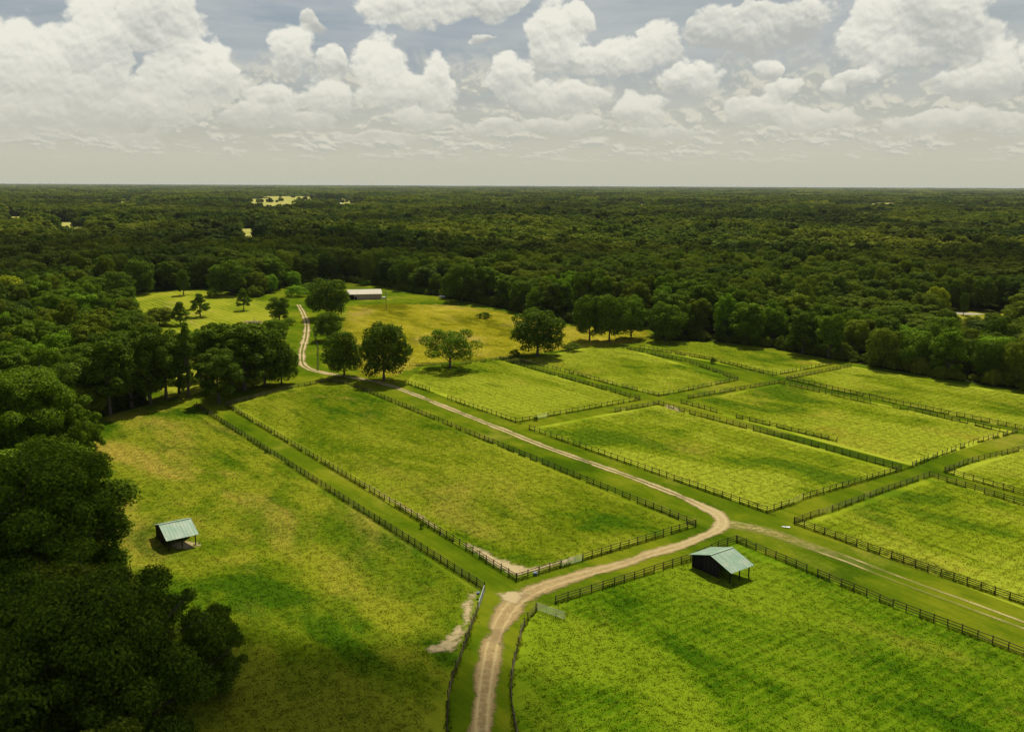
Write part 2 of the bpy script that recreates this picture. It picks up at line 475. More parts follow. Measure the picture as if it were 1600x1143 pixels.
def bark():
    m_, g = new_mat('bark'); p = pos(g)
    x, y, z = g.sep(p)
    n = g.noise(g.comb(x, y, z * .3), 5, 4, .6)
    out(g, principled(g, g.mix(n, (.055, .042, .030), (.20, .165, .125)), .95, .1, n, .6, .05)); return m_
M['bark'] = bark()

def wood(name, a, b):
    m_, g = new_mat(name); p = pos(g)
    oi = S(g, g.n('ShaderNodeNewGeometry').outputs['Random Per Island'])
    n = g.noise(p, 2.2, 4, .65)
    out(g, principled(g, g.mix(g.smooth(n * .6 + oi * .6, .3, .95), a, b), .85, .15)); return m_
M['fence_dark'] = wood('dark_creosoted_timber', (.022, .016, .012), (.085, .060, .042))
M['fence_brown'] = wood('brown_weathered_timber', (.045, .028, .018), (.16, .10, .062))
M['fence_grey'] = wood('pale_weathered_timber', (.07, .055, .035), (.22, .17, .11))
def flat(name, col, rough=.6, spec=.3, var=.15, metal=0.0, scale=1.5):
    m_, g = new_mat(name)
    n = g.noise(pos(g), scale, 5, .6)
    c2 = tuple(min(1, q * (1 - var * 1.6)) for q in col)
    out(g, principled(g, g.mix(n, c2, tuple(min(1, q * (1 + var)) for q in col)), rough, spec, None, metal=metal)); return m_
def roofmat(name, a, b, c, ang):
    m_, g = new_mat(name); p = pos(g)
    al, ac = rotpos(g, p, ang)
    n = g.noise(g.comb(al * .25, ac, 0.0), 1.3, 4, .6); n2 = g.noise(p, .6, 5, .6)
    col = g.mix(g.smooth(n, .35, .65), a, b); col = g.mix(g.smooth(n2, .5, .7) * .6, col, c)
    out(g, principled(g, col, .6, .3, None)); return m_
M['roof_green'] = roofmat('faded_green_sheet_metal', (.20, .32, .20), (.29, .40, .27), (.39, .42, .28), R(-54.3))
M['roof_cream'] = roofmat('cream_sheet_metal', (.42, .37, .24), (.50, .45, .30), (.33, .26, .16), R(-70))
M['board'] = wood('dark_shed_boards', (.008, .006, .006), (.032, .022, .018))
M['wall_tan'] = flat('tan_barn_wall', (.42, .32, .22), .8)
M['galv'] = flat('galvanised_steel', (.46, .47, .44), .45, .5, .1, .3)
M['white'] = flat('white_paint', (.75, .74, .70), .6, .3, .06)
M['blue'] = flat('blue_plastic', (.06, .12, .26), .5, .4)
M['black'] = flat('black_rubber', (.012, .012, .013), .8, .2)
M['concrete'] = flat('pale_gravel', (.40, .36, .27), .95, .1)
M['bluegrey'] = flat('blue_grey_plastic', (.10, .14, .18), .5, .4)
# ------------------------------------------------------------------ ground sheets
def W(pts, z=0.0):
    return [G(x, y, z) for x, y in pts]
def grid_sheet():
    ys = [-3000, -800, -200, 0, 60, 120, 180, 240, 300, 360, 420, 480, 540, 620, 720, 850, 1000, 1300, 1800, 2600, 4000, 7000, 12000, 20000, 34000]
    xs = [-24000, -12000, -6000, -3000, -1500, -800, -450, -300, -200, -150, -100, -50, 0, 50, 100, 150, 200, 300, 450, 800, 1500, 3000, 6000, 12000, 24000]
    mb = MB(); nx = len(xs)
    vs = [(x, y, 0) for y in ys for x in xs]
    fs = [(j * nx + i, j * nx + i + 1, (j + 1) * nx + i + 1, (j + 1) * nx + i) for j in range(len(ys) - 1) for i in range(nx - 1)]
    mb.add(vs, fs); return mb
o = grid_sheet().build('ground', M['floor']); tag(o, kind='structure')

def sheet(name, poly, z, mat, cell=20.0, uvedge=False):
    """flat polygon, cut into modest faces, optionally with the distance to its edge in uv.x"""
    import bmesh
    bm = bmesh.new()
    vs = [bm.verts.new((x, y, z)) for x, y in poly]
    bm.faces.new(vs); bmesh.ops.triangulate(bm, faces=bm.faces[:])
    xs = [p[0] for p in poly]; ys = [p[1] for p in poly]
    for k in range(int(min(xs) // cell) + 1, int(max(xs) // cell) + 1):
        bmesh.ops.bisect_plane(bm, geom=bm.verts[:] + bm.edges[:] + bm.faces[:], plane_co=(k * cell, 0, 0), plane_no=(1, 0, 0))
    for k in range(int(min(ys) // cell) + 1, int(max(ys) // cell) + 1):
        bmesh.ops.bisect_plane(bm, geom=bm.verts[:] + bm.edges[:] + bm.faces[:], plane_co=(0, k * cell, 0), plane_no=(0, 1, 0))
    for f in bm.faces:
        if f.normal.z < 0: f.normal_flip()
    if uvedge:
        uvl = bm.loops.layers.uv.new('UVMap')
        def dist(x, y):
            best = 1e9
            for i in range(len(poly)):
                ax, ay = poly[i]; bx, by = poly[(i + 1) % len(poly)]
                dx, dy = bx - ax, by - ay; t = max(0, min(1, ((x - ax) * dx + (y - ay) * dy) / (dx * dx + dy * dy + 1e-9)))
                best = min(best, math.hypot(x - ax - dx * t, y - ay - dy * t))
            return best
        for f in bm.faces:
            for l in f.loops: l[uvl].uv = (dist(l.vert.co.x, l.vert.co.y), 0)
    me = bpy.data.meshes.new(name); bm.to_mesh(me); bm.free(); me.materials.append(mat)
    o = ob(name, me); tag(o, kind='structure'); return o

CLEAR_PX = [(330, 1700), (230, 1300), (150, 1100), (105, 1000), (60, 900), (66, 800), (72, 740), (92, 690), (128, 660), (228, 633),
            (234, 612), (246, 570), (236, 540), (205, 510), (150, 492), (110, 476), (150, 466), (205, 459), (290, 451), (335, 451), (400, 465),
            (432, 452), (480, 444), (545, 441), (600, 447), (640, 457), (730, 470), (800, 485), (860, 502), (900, 506), (960, 505), (1015, 512), (1030, 527),
            (1060, 532), (1110, 533), (1187, 541), (1305, 562), (1459, 590), (1600, 610), (1850, 650), (2600, 860), (3200, 1300), (3200, 1700)]
CLEAR = W(CLEAR_PX)
sheet('farm_grass', CLEAR, .04, M['lane'])
# distant clearings in the woods (world metres)
def rect(cx, cy, wx, wy, n=18, seed=1):
    r_ = random.Random(seed)
    return [(cx + math.cos(t) * wx * (1 + r_.uniform(-.18, .18)), cy + math.sin(t) * wy * (1 + r_.uniform(-.18, .18))) for t in [2 * math.pi * k / n for k in range(n)]]
def wedge(y0, y1, a, b, seed, n=12):
    """open land between two lines of sight from the farm, ragged"""
    r_ = random.Random(seed); w_ = (b - a) * .30; o_ = []
    for k in range(n + 1): y = y0 + (y1 - y0) * k / n; o_.append(((b + r_.uniform(-w_, w_)) * y, y))
    for k in range(n, -1, -1): y = y0 + (y1 - y0) * k / n; o_.append(((a + r_.uniform(-w_, w_)) * y, y))
    return o_
FARCLEAR = [wedge(2150, 5200, -.288, -.215, 2), wedge(2350, 4700, -.192, -.17, 3), wedge(930, 1430, -.312, -.268, 4), wedge(980, 1420, -.252, -.236, 14),
            wedge(1150, 1640, -.515, -.475, 5), wedge(1330, 1900, -.565, -.535, 6), wedge(1250, 1560, -.445, -.425, 16), wedge(2400, 3500, -.43, -.405, 7), wedge(2300, 3400, .135, .150, 8), wedge(2700, 3900, .40, .425, 9), wedge(2000, 2700, .09, .098, 10)]
RCLEAR = [rect(-1020, 4100, 215, 1000, seed=2), rect(-600, 4250, 70, 620, seed=3),
            rect(-385, 1330, 52, 150, seed=4), rect(-300, 1330, 30, 110, seed=14), rect(-820, 1640, 42, 170, seed=5), rect(-640, 1420, 60, 120, seed=6), rect(-985, 3200, 50, 420, seed=7),
            rect(560, 3500, 60, 500, seed=8), rect(1500, 3300, 90, 450, seed=9)]
RCLEAR = W([(1450, 485), (1530, 487), (1585, 491), (1600, 508), (1575, 534), (1500, 536), (1458, 512)])
M['far_field'] = grass_mat('far_field', ((.22, .24, .04), (.32, .32, .07), (.42, .38, .12)))
for c0 in FARCLEAR: sheet('field', c0, .25, M['far_field'], cell=200)
M['glade'] = grass_mat('glade', ((.10, .13, .01), (.20, .21, .018), (.32, .28, .03)))
sheet('grass_clearing', RCLEAR, .06, M['glade'])

P = {}   # paddocks: corner lists in pixels (ground)
P['south'] = [(858, 947), (960, 915), (1079, 874), (1151, 849), (1600, 1024), (2300, 1300), (2300, 1700), (812, 1700), (806, 1143), (801, 1110), (799, 1080), (803, 1045), (811, 1008), (820, 978), (838, 954)]
P['centre'] = [(807, 907), (1087, 822), (545, 600.6), (457, 607), (353, 634)]
P['west'] = [(330, 1700), (232, 1300), (152, 1100), (107, 1000), (62, 900), (68, 800), (74, 740), (94, 691), (129, 661), (229, 634), (307, 635), (757, 922), (746, 956), (733, 990), (719, 1031), (706, 1063), (700, 1094), (698, 1143), (690, 1700)]
P['mid_near'] = [(827, 669), (1198, 800), (1408, 735), (1029, 631)]
P['mid_far'] = [(1064, 632), (1217, 598), (1589, 675), (1425, 728)]
P['north_near'] = [(633, 598), (806, 659), (1000, 624), (781, 562), (660, 573)]
P['north_mid'] = [(813, 563), (1029, 618), (1153, 593), (975, 543), (905, 545)]
P['north_far'] = [(1000, 543), (1207, 586), (1300, 569), (1180, 545), (1100, 535), (1030, 532)]
P['east_back'] = [(1229, 593), (1330, 572), (1459, 594), (1600, 617), (1850, 657), (1850, 727)]
P['east_near'] = [(1241, 817), (1452, 745), (1700, 814), (2300, 985), (2300, 1215)]
P['east_mid'] = [(1476, 737), (1600, 700), (1800, 640), (2000, 700), (2200, 960)]
GP = {}
GP['south'] = ('south', dict(weeds=.3, dry=(.24, .23, .02), dryamt=.11, seed=1, patch=.9, mow=.45))
GP['west'] = ('west', dict(weeds=.65, dry=(.36, .28, .045), dryamt=.20, dry_y=(128, 190), seed=2, patch=1.0))
GP['centre'] = ('centre', dict(weeds=.6, dry=(.29, .26, .03), dryamt=.12, seed=3, scale=1.15))
GP['mid'] = ('mid', dict(weeds=.45, dry=(.32, .29, .03), dryamt=.12, seed=4, patch=.9, scale=.85))
GP['meadow'] = ('meadow', dict(weeds=.55, dry=(.46, .37, .10), dryamt=.14, seed=5, scale=.8))
GP['lawn'] = ('lawn', dict(stripe=.13, dry=(.32, .26, .06), dryamt=.14, seed=6))
MATF = {k_: grass_mat(k_ + '_pasture', PAL[v_[0]], **v_[1]) for k_, v_ in GP.items()}
MATB = {k_: blade_mat(k_ + '_grass_blades', PAL[v_[0]], **v_[1]) for k_, v_ in GP.items() if k_ != 'lawn'}
FM = dict(south='south', centre='centre', west='west', mid_near='mid', mid_far='mid', north_near='mid', north_mid='mid', north_far='mid', east_back='mid', east_near='mid', east_mid='mid')
PW = {}
for k_, pl in P.items():
    PW[k_] = W(pl); sheet('pasture', PW[k_], .07, MATF[FM[k_]])
MEADOW = W([(543, 560), (520, 540), (535, 500), (540, 478), (600, 474), (700, 476), (790, 487), (860, 508), (1015, 514), (1025, 527), (990, 536), (900, 546), (780, 560), (660, 571), (620, 590), (560, 590)])
sheet('meadow', MEADOW, .07, soft_mat('meadow_grass', 'meadow', **GP['meadow'][1]), 6, True)
LAWN = W([(130, 487), (110, 475), (150, 467), (205, 460), (290, 452), (335, 452), (400, 466), (435, 470), (455, 500), (452, 560), (440, 600), (330, 622), (236, 628), (240, 590), (240, 545), (205, 512)])
sheet('lawn', LAWN, .07, soft_mat('lawn_grass', 'lawn', **GP['lawn'][1]), 8, True)

# ---- dirt road and faint track as ribbons
def catmull(pts, step=1.5):
    out_ = []
    n = len(pts)
    for i in range(n - 1):
        p0 = pts[max(i - 1, 0)]; p1 = pts[i]; p2 = pts[i + 1]; p3 = pts[min(i + 2, n - 1)]
        L = math.hypot(p2[0] - p1[0], p2[1] - p1[1]); k = max(1, int(L / step))
        for j in range(k):
            t = j / k
            out_.append(tuple(.5 * ((2 * p1[a]) + (-p0[a] + p2[a]) * t + (2 * p0[a] - 5 * p1[a] + 4 * p2[a] - p3[a]) * t * t + (-p0[a] + 3 * p1[a] - 3 * p2[a] + p3[a]) * t ** 3) for a in range(len(p1))))
    out_.append(tuple(pts[-1])); return out_
def ribbon(name, px, z, mat, k=1.6, y0=0.0):
    pts = catmull([(*G(x, y), wd) for x, y, wd in px])
    vs = []; uv = []; s_ = y0
    for i, (x, y, wd) in enumerate(pts):
        a = pts[max(i - 1, 0)]; b = pts[min(i + 1, len(pts) - 1)]
        dx, dy = b[0] - a[0], b[1] - a[1]; L = math.hypot(dx, dy) or 1; nx, ny = -dy / L, dx / L
        if i: s_ += math.hypot(x - pts[i - 1][0], y - pts[i - 1][1])
        for t in (-1, -.5, 0, .5, 1):
            vs.append((x - nx * t * wd / 2 * k, y - ny * t * wd / 2 * k, z)); uv.append((t, s_))
    n = len(pts)
    mb = MB(); mb.add(vs, [(i * 5 + j, i * 5 + j + 1, (i + 1) * 5 + j + 1, (i + 1) * 5 + j) for i in range(n - 1) for j in range(4)])
    o = mb.build(name, mat); me = o.data; ul = me.uv_layers.new(name='UVMap')
    for l in me.loops: ul.data[l.index].uv = uv[l.vertex_index]
    tag(o, kind='structure')
    return o, s_
ROAD = [(745, 1330, 2.7), (752, 1143, 2.8), (759, 1066, 2.9), (771, 1002, 3.2), (790, 960, 3.6), (815, 934, 4.2), (850, 916, 3.8), (905, 899, 3.2), (955, 886, 3.0), (1010, 868, 2.8),
        (1067, 851, 2.7), (1100, 838, 2.6), (1122, 827, 2.7), (1129, 814, 3.0), (1117, 801, 2.9), (1096, 791, 2.7), (1067, 777, 2.5), (1024, 760, 2.4), (964, 737.5, 2.3), (860, 701, 2.3),
        (785, 671, 2.3), (710, 641.5, 2.3), (635, 611.5, 2.3), (597, 599, 2.3), (560, 591.5, 2.3), (532, 587, 2.4), (499, 581, 2.6), (480, 575, 2.7), (472, 565, 2.7), (472.5, 546, 2.7), (478, 526, 2.8), (479, 505, 2.8), (473, 488, 2.6), (466, 476, 2.2)]
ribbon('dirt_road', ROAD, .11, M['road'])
ribbon('grass_track', [(1128, 817, 3.4), (1160, 822, 3.6), (1210, 834, 3.4), (1265, 853, 3.2), (1330, 876, 3.0), (1380, 896, 3.0), (1433, 916, 3.0), (1500, 940, 3.0), (1600, 977, 3.0), (1800, 1050, 3.0), (2100, 1160, 3)], .10, M['faint'])
# bare soil patches
def soil(px): sheet('bare_soil', W(px), .13, M['soil'], cell=1.2, uvedge=True)
soil([(806, 903), (770, 885), (720, 852), (722, 842), (752, 856), (790, 874), (830, 886), (905, 866), (905, 874), (860, 889)])
soil([(748, 922), (730, 928), (718, 950), (722, 966), (705, 982), (690, 1000), (660, 1012), (668, 1022), (712, 1020), (726, 1000), (736, 975), (744, 952)])
soil([(690, 838), (660, 815), (600, 778), (560, 752), (562, 749), (604, 772), (665, 808), (700, 833)])
soil([(1034, 630), (1052, 634), (1070, 642), (1062, 645), (1040, 638)])
soil([(772, 928), (800, 921), (832, 922), (812, 945), (786, 948)])
# pale yard by the clearing in the east wood
o = sheet('gravel_drive', W([(1472, 487.5), (1492, 487.5), (1525, 489.5), (1540, 491), (1520, 492), (1490, 490.5), (1474, 489.5)]), .12, M['concrete'])

# ---- real grass: tiles of tufts strewn over the pastures near the camera
def tuft_tile(seed, size=3.0, n=420, h=.12):
    r_ = np.random.RandomState(seed)
    c = r_.uniform(-size / 2 - .4, size / 2 + .4, (n, 2))
    cl = r_.uniform(-size / 2, size / 2, (14, 2)); pick = r_.rand(n) < .4
    c[pick] = cl[r_.randint(0, 14, pick.sum())] + r_.normal(0, .20, (pick.sum(), 2))
    hh = h * r_.uniform(.45, 1.25, n) * np.where(pick, 1.35, .85)
    a = r_.uniform(0, 2 * math.pi, n); wd = r_.uniform(.03, .09, n); ln = r_.normal(0, .10, (n, 2)) + np.array([.05, -.06])
    V = np.zeros((n, 3, 3)); dx, dy = np.cos(a) * wd, np.sin(a) * wd
    V[:, 0, 0] = c[:, 0] - dx; V[:, 0, 1] = c[:, 1] - dy
    V[:, 1, 0] = c[:, 0] + dx; V[:, 1, 1] = c[:, 1] + dy
    V[:, 2, 0] = c[:, 0] + ln[:, 0]; V[:, 2, 1] = c[:, 1] + ln[:, 1]; V[:, 2, 2] = hh
    return V.reshape(-1, 3)

def inside(x, y, poly):
    r_ = False; n = len(poly); j = n - 1
    for i in range(n):
        xi, yi = poly[i]; xj, yj = poly[j]
        if (yi > y) != (yj > y) and x < (xj - xi) * (y - yi) / (yj - yi) + xi: r_ = not r_
        j = i
    return r_
def edge_dist(x, y, poly):
    best = 1e9
    for i in range(len(poly)):
        ax, ay = poly[i]; bx, by = poly[(i + 1) % len(poly)]
        dx, dy = bx - ax, by - ay; t = max(0, min(1, ((x - ax) * dx + (y - ay) * dy) / (dx * dx + dy * dy + 1e-9)))
        best = min(best, math.hypot(x - ax - dx * t, y - ay - dy * t))
    return best

def scatter(name, pts, rots, scls, idxs, meshes, parent=None):
    """one object: its vertices carry copies of the given meshes (geometry nodes)"""
    me = bpy.data.meshes.new(name); n = len(pts)
    me.vertices.add(n); me.vertices.foreach_set('co', np.array(pts, dtype=np.float32).ravel())
    for nm, ty, arr in (('rz', 'FLOAT', rots), ('sc', 'FLOAT_VECTOR', scls), ('pk', 'INT', idxs)):
        at = me.attributes.new(nm, ty, 'POINT')
        at.data.foreach_set('vector' if ty == 'FLOAT_VECTOR' else 'value', np.array(arr, dtype=np.int32 if ty == 'INT' else np.float32).ravel())
    o = ob(name, me, parent)
    ng = bpy.data.node_groups.new(name, 'GeometryNodeTree')
    ng.interface.new_socket('Geometry', in_out='INPUT', socket_type='NodeSocketGeometry')
    ng.interface.new_socket('Geometry', in_out='OUTPUT', socket_type='NodeSocketGeometry')
    N, L = ng.nodes, ng.links
    gi, go = N.new('NodeGroupInput'), N.new('NodeGroupOutput')
    iop = N.new('GeometryNodeInstanceOnPoints'); g2i = N.new('GeometryNodeGeometryToInstance')
    srcs = []
    for k, m_ in enumerate(meshes):
        so = bpy.data.objects.new(name + '_kind', m_); srcs.append(so)
    for so in reversed(srcs):       # join order is bottom-up
        oi = N.new('GeometryNodeObjectInfo'); oi.inputs['Object'].default_value = so
        oi.inputs['As Instance'].default_value = True
        L.new(oi.outputs['Geometry'], g2i.inputs[0])
    def attr(nm, ty):
        a = N.new('GeometryNodeInputNamedAttribute'); a.data_type = ty; a.inputs['Name'].default_value = nm; return a.outputs[0]
    L.new(gi.outputs[0], iop.inputs['Points']); L.new(g2i.outputs[0], iop.inputs['Instance'])
    iop.inputs['Pick Instance'].default_value = True
    L.new(attr('pk', 'INT'), iop.inputs['Instance Index'])
    cx = N.new('ShaderNodeCombineXYZ'); L.new(attr('rz', 'FLOAT'), cx.inputs[2])
    L.new(cx.outputs[0], iop.inputs['Rotation']); L.new(attr('sc', 'FLOAT_VECTOR'), iop.inputs['Scale'])
    L.new(iop.outputs[0], go.inputs[0])
    md = o.modifiers.new('scatter', 'NODES'); md.node_group = ng
    return o

def grass_field(field, hscale, label):
    m_ = MATB[FM.get(field, field)]; poly = PW.get(field) or dict(meadow=MEADOW)[field]
    tiles = [quads_mesh('grass_tile', tuft_tile(50 + k + len(field)), 3, m_) for k in range(7)]
    for t_ in tiles:      # blades share the light of the sward they stand in
        rr = np.random.RandomState(3); nn = len(t_.polygons); v_ = rr.normal(0, .28, (nn, 3)); v_[:, 2] = 1
        v_ /= np.linalg.norm(v_, axis=1)[:, None]
        t_.normals_split_custom_set(np.repeat(v_, 3, axis=0).tolist())
    pts, ro, scs, ix = [], [], [], []
    r_ = random.Random(len(field))
    xs = [p[0] for p in poly]; ys = [p[1] for p in poly]
    # grid aligned with the paddock axes
    corners = [(x * AX[0] + y * AX[1], x * BX[0] + y * BX[1]) for x, y in poly]
    a0, a1 = min(c[0] for c in corners), max(c[0] for c in corners)
    b0, b1 = min(c[1] for c in corners), max(c[1] for c in corners)
    det = AX[0] * BX[1] - AX[1] * BX[0]
    st = 2.95; ia = 0
    a_ = a0 + st / 2
    while a_ < a1:
        b_ = b0 + st / 2
        while b_ < b1:
            x = (a_ * BX[1] - b_ * AX[1]) / det; y = (b_ * AX[0] - a_ * BX[0]) / det
            b_ += st
            if y < 60 or y > 600: continue
            qx, qy, dp = PJ(x, y, 0)
            if qx < -350 or qx > 2000 or qy > 1300: continue
            if inside(x, y, poly) and edge_dist(x, y, poly) > 1.7:
                pts.append((x + r_.uniform(-.2, .2), y + r_.uniform(-.2, .2), .07)); ro.append(R(125.7) + math.pi / 2 * r_.randrange(4)); q = r_.uniform(.8, 1.2) * hscale
                scs.append((1, 1, q)); ix.append(r_.randrange(7))
        a_ += st
    o = scatter('pasture_grass', pts, ro, scs, ix, tiles)
    tag(o, label, 'grass', kind='stuff'); return o
grass_field('south', .8, 'long green grass growing in the near pasture')
grass_field('west', .7, 'short patchy grass growing in the large left pasture')
grass_field('centre', .7, 'green grass growing in the long middle paddock')
grass_field('mid_near', .9, 'tall pale grass growing in the paddock beyond the road')
grass_field('east_near', .9, 'tall green grass growing in the paddock beside the faint track')
grass_field('mid_far', .9, 'tall grass growing in the second paddock beyond the road')
grass_field('north_near', .9, 'tall pale grass growing in the paddock below the meadow')

grass_field('meadow', 1.7, 'tall yellow weeds and grass growing in the meadow before the barn')
grass_field('north_mid', .9, 'patchy grass growing in the second back paddock')
grass_field('north_far', .9, 'grass growing in the farthest back paddock by the wood')
grass_field('east_back', .9, 'grass growing in the paddock along the right-hand wood')
grass_field('east_mid', .9, 'grass growing in the far right paddock')
# ------------------------------------------------------------------ trees
def leaf_cloud(rs, centres, radii, n, size, flat=1.0, up=.35, tri=False, wild=.42):
    """n leaf clusters strewn over the outsides of lobes"""
    centres = np.array(centres); radii = np.array(radii)
    k = rs.choice(len(centres), n, p=(radii ** 2) / (radii ** 2).sum())
    d = rs.normal(0, 1, (n, 3)); d[:, 2] += up; d /= np.linalg.norm(d, axis=1)[:, None]
    rad = radii[k] * (rs.uniform(0, 1, n) ** .22) * rs.uniform(.82, 1.12 + (.22 if len(centres) > 70 else 0), n)
    pz = d * rad[:, None]; pz[:, 2] *= flat
    p = centres[k] + pz
    keep = np.ones(n, bool)
    for c, r_ in zip(centres, radii):         # drop what is buried inside other lobes
        q = p - c; q[:, 2] /= flat
        keep &= np.linalg.norm(q, axis=1) > r_ * .62
    p, d = p[keep], d[keep]; n = len(p)
    nor = d * .9 + rs.normal(0, wild, (n, 3)) + np.array([0, 0, .25]); nor /= np.linalg.norm(nor, axis=1)[:, None]
    t = np.cross(nor, rs.normal(0, 1, (n, 3))); t /= np.linalg.norm(t, axis=1)[:, None]
    b = np.cross(nor, t)
    s1 = size * rs.uniform(.6, 1.25, n)[:, None]; s2 = s1 * rs.uniform(.55, .9, n)[:, None]
    bend = nor * s1 * rs.uniform(-.25, .05, n)[:, None]
    if tri:
        V = np.stack([p - t * s1 * .6 - b * s2 * .4, p + t * s1 * .6 - b * s2 * .35, p + b * s2 * .75 + bend], 1)
    else:
        V = np.stack([p - t * s1 * .5 + bend, p - b * s2 * .5, p + t * s1 * .5 + bend, p + b * s2 * .5], 1)
    return V.reshape(-1, 3)

def tree_shape(seed, kind):
    """lobes of a crown for a tree 1.0 high with crown radius set by kind; returns lobes + crown base"""
    rs = np.random.RandomState(seed)
    C, Rr = [], []
    if kind == 'round':       # broad oak
        H, Rad, cb = 17.0, 7.6, 1.2; n = 42
    elif kind == 'great':     # old oak seen close
        H, Rad, cb = 17.0, 7.6, 1.0; n = 95
    elif kind == 'ragged':
        H, Rad, cb = 15.0, 6.5, .6; n = 80
    elif kind == 'tall':
        H, Rad, cb = 20.0, 5.6, 1.8; n = 32
    elif kind == 'column':
        H, Rad, cb = 22.0, 2.6, 1.0; n = 22
    elif kind == 'pine':
        H, Rad, cb = 17.0, 5.6, 2.0; n = 34
    elif kind == 'sparse':
        H, Rad, cb = 13.0, 8.5, 2.6; n = 24
    elif kind == 'bush':
        H, Rad, cb = 5.0, 3.6, .2; n = 14
    zc = (H + cb) / 2; zh = (H - cb) / 2
    for i in range(n):
        ph = i * 2.39996 + rs.uniform(-.5, .5); zz = -0.88 + 1.73 * (i + .5) / n + rs.uniform(-.1, .1)
        zz = min(zz, .9)
        if kind == 'pine': ring = max(.12, (1 - max(zz, -.6)) * .62) * rs.uniform(.5, 1.05)
        elif kind == 'column': ring = rs.uniform(.2, .75) * (1 - .5 * max(zz, 0))
        else: ring = math.sqrt(max(.05, 1 - (zz * (1 if zz > 0 else .72)) ** 2)) * rs.uniform(.50, .86)
        lr = Rad * (rs.uniform(.20, .38) if kind != 'sparse' else rs.uniform(.16, .27))
        if kind == 'great':
            lr = Rad * rs.uniform(.11, .22); ring = min(.95, ring * rs.uniform(.8, 1.25))
            if i % 5 == 0: lr = Rad * rs.uniform(.06, .11); ring *= rs.uniform(1.1, 1.3)
        if kind == 'ragged': lr = Rad * rs.uniform(.12, .24); ring = min(1.05, ring * rs.uniform(.5, 1.4))
        if kind == 'column': lr = Rad * rs.uniform(.35, .6)
        if kind == 'pine': lr = Rad * rs.uniform(.22, .36)
        C.append((math.cos(ph) * ring * Rad, math.sin(ph) * ring * Rad, zc + zz * (zh - lr * .6))); Rr.append(lr)
    if kind in ('round', 'tall', 'bush', 'great'):
        C.append((0, 0, zc + zh * .45)); Rr.append(Rad * .5); C.append((0, 0, zc)); Rr.append(Rad * .6)
    if kind == 'round':
        for i in range(9):
            ph = rs.uniform(0, 6.28); C.append((math.cos(ph) * Rad * rs.uniform(.7, .95), math.sin(ph) * Rad * rs.uniform(.7, .95), zc + rs.uniform(-.5, .3) * zh)); Rr.append(Rad * rs.uniform(.13, .2))
    if kind == 'sparse':
        C.append((0, 0, zc)); Rr.append(Rad * .3)
    return np.array(C), np.array(Rr), H, Rad, cb, rs

def trunk_mesh(name, C, Rr, H, Rad, cb, rs, limbs=6, pale=False, sides=7):
    mb = MB(); tr = .028 * H ** 1.0 * .62 + .08
    top = H * .72
    pts = [(0, 0, -.3)]; k = 6
    for i in range(1, k + 1):
        pts.append((rs.uniform(-.02, .02) * H * .6 * i / k, rs.uniform(-.02, .02) * H * .6 * i / k, top * i / k))
    rad = [tr * 1.35] + [tr * (1 - .8 * i / k) for i in range(1, k + 1)]
    mb.tube(pts, rad, sides)
    order = rs.permutation(len(C))[:limbs]
    for j in order:
        c = C[j]; h0 = min(top * .85, max(cb * .8, c[2] * rs.uniform(.35, .6)))
        f = h0 / top; p0 = np.array([pts[0][0], pts[0][1], h0]); p0[:2] = [np.interp(h0, [q[2] for q in pts], [q[a] for q in pts]) for a in (0, 1)]
        mid = (p0 + c) / 2 + np.array([0, 0, .06 * H * rs.uniform(.1, 1)])
        r0 = tr * (1 - .7 * f) * .55
        end = p0 + (c - p0) * 1.08
        mb.tube([p0, mid, end], [r0, r0 * .6, r0 * .15], 5)
        if limbs > 8:
            for q in range(2):
                e2 = mid + (c - p0) * .45 + rs.normal(0, .07 * H, 3)
                mb.tube([mid, (mid + e2) / 2 + rs.normal(0, .01 * H, 3), e2], [r0 * .45, r0 * .28, r0 * .08], 4)
    return mb.mesh(name, M['bark'])

PROTO = {}
def make_proto(key, seed, kind, nleaf, size, limbs=6, tri=False, flat=.8, mat='leaf_own'):
    C, Rr, H, Rad, cb, rs = tree_shape(seed, kind)
    if kind == 'pine': flat = .6
    V = leaf_cloud(rs, C, Rr, nleaf, size, flat, tri=tri)
    crown = quads_mesh('crown', V, 3 if tri else 4, M[mat])
    trunk = trunk_mesh('trunk', C, Rr, H, Rad, cb, rs, limbs)
    zt = V[:, 2].max(); rr = np.sort(np.hypot(V[:, 0], V[:, 1]))[int(len(V) * .985)]
    PROTO[key] = dict(crown=crown, trunk=trunk, H=zt, R=rr, cb=cb)
    return key

for i in range(3): make_proto(('near', i), 100 + i, 'great', 130000, .27, limbs=26)
for i in range(1): make_proto(('nearsmall', i), 107 + i, 'ragged', 44000, .36, limbs=20)
for i in range(6): make_proto(('round', i), 200 + i, 'round', 20000, .55)
for i in range(5): make_proto(('tall', i), 220 + i, 'tall', 15000, .52)
for i in range(2): make_proto(('column', i), 240 + i, 'column', 5200, .5, limbs=9)
for i in range(3): make_proto(('pine', i), 250 + i, 'pine', 11000, .5)
for i in range(2): make_proto(('sparse', i), 260 + i, 'sparse', 10500, .42, limbs=16)
for i in range(3): make_proto(('bush', i), 270 + i, 'bush', 2600, .42, limbs=2)

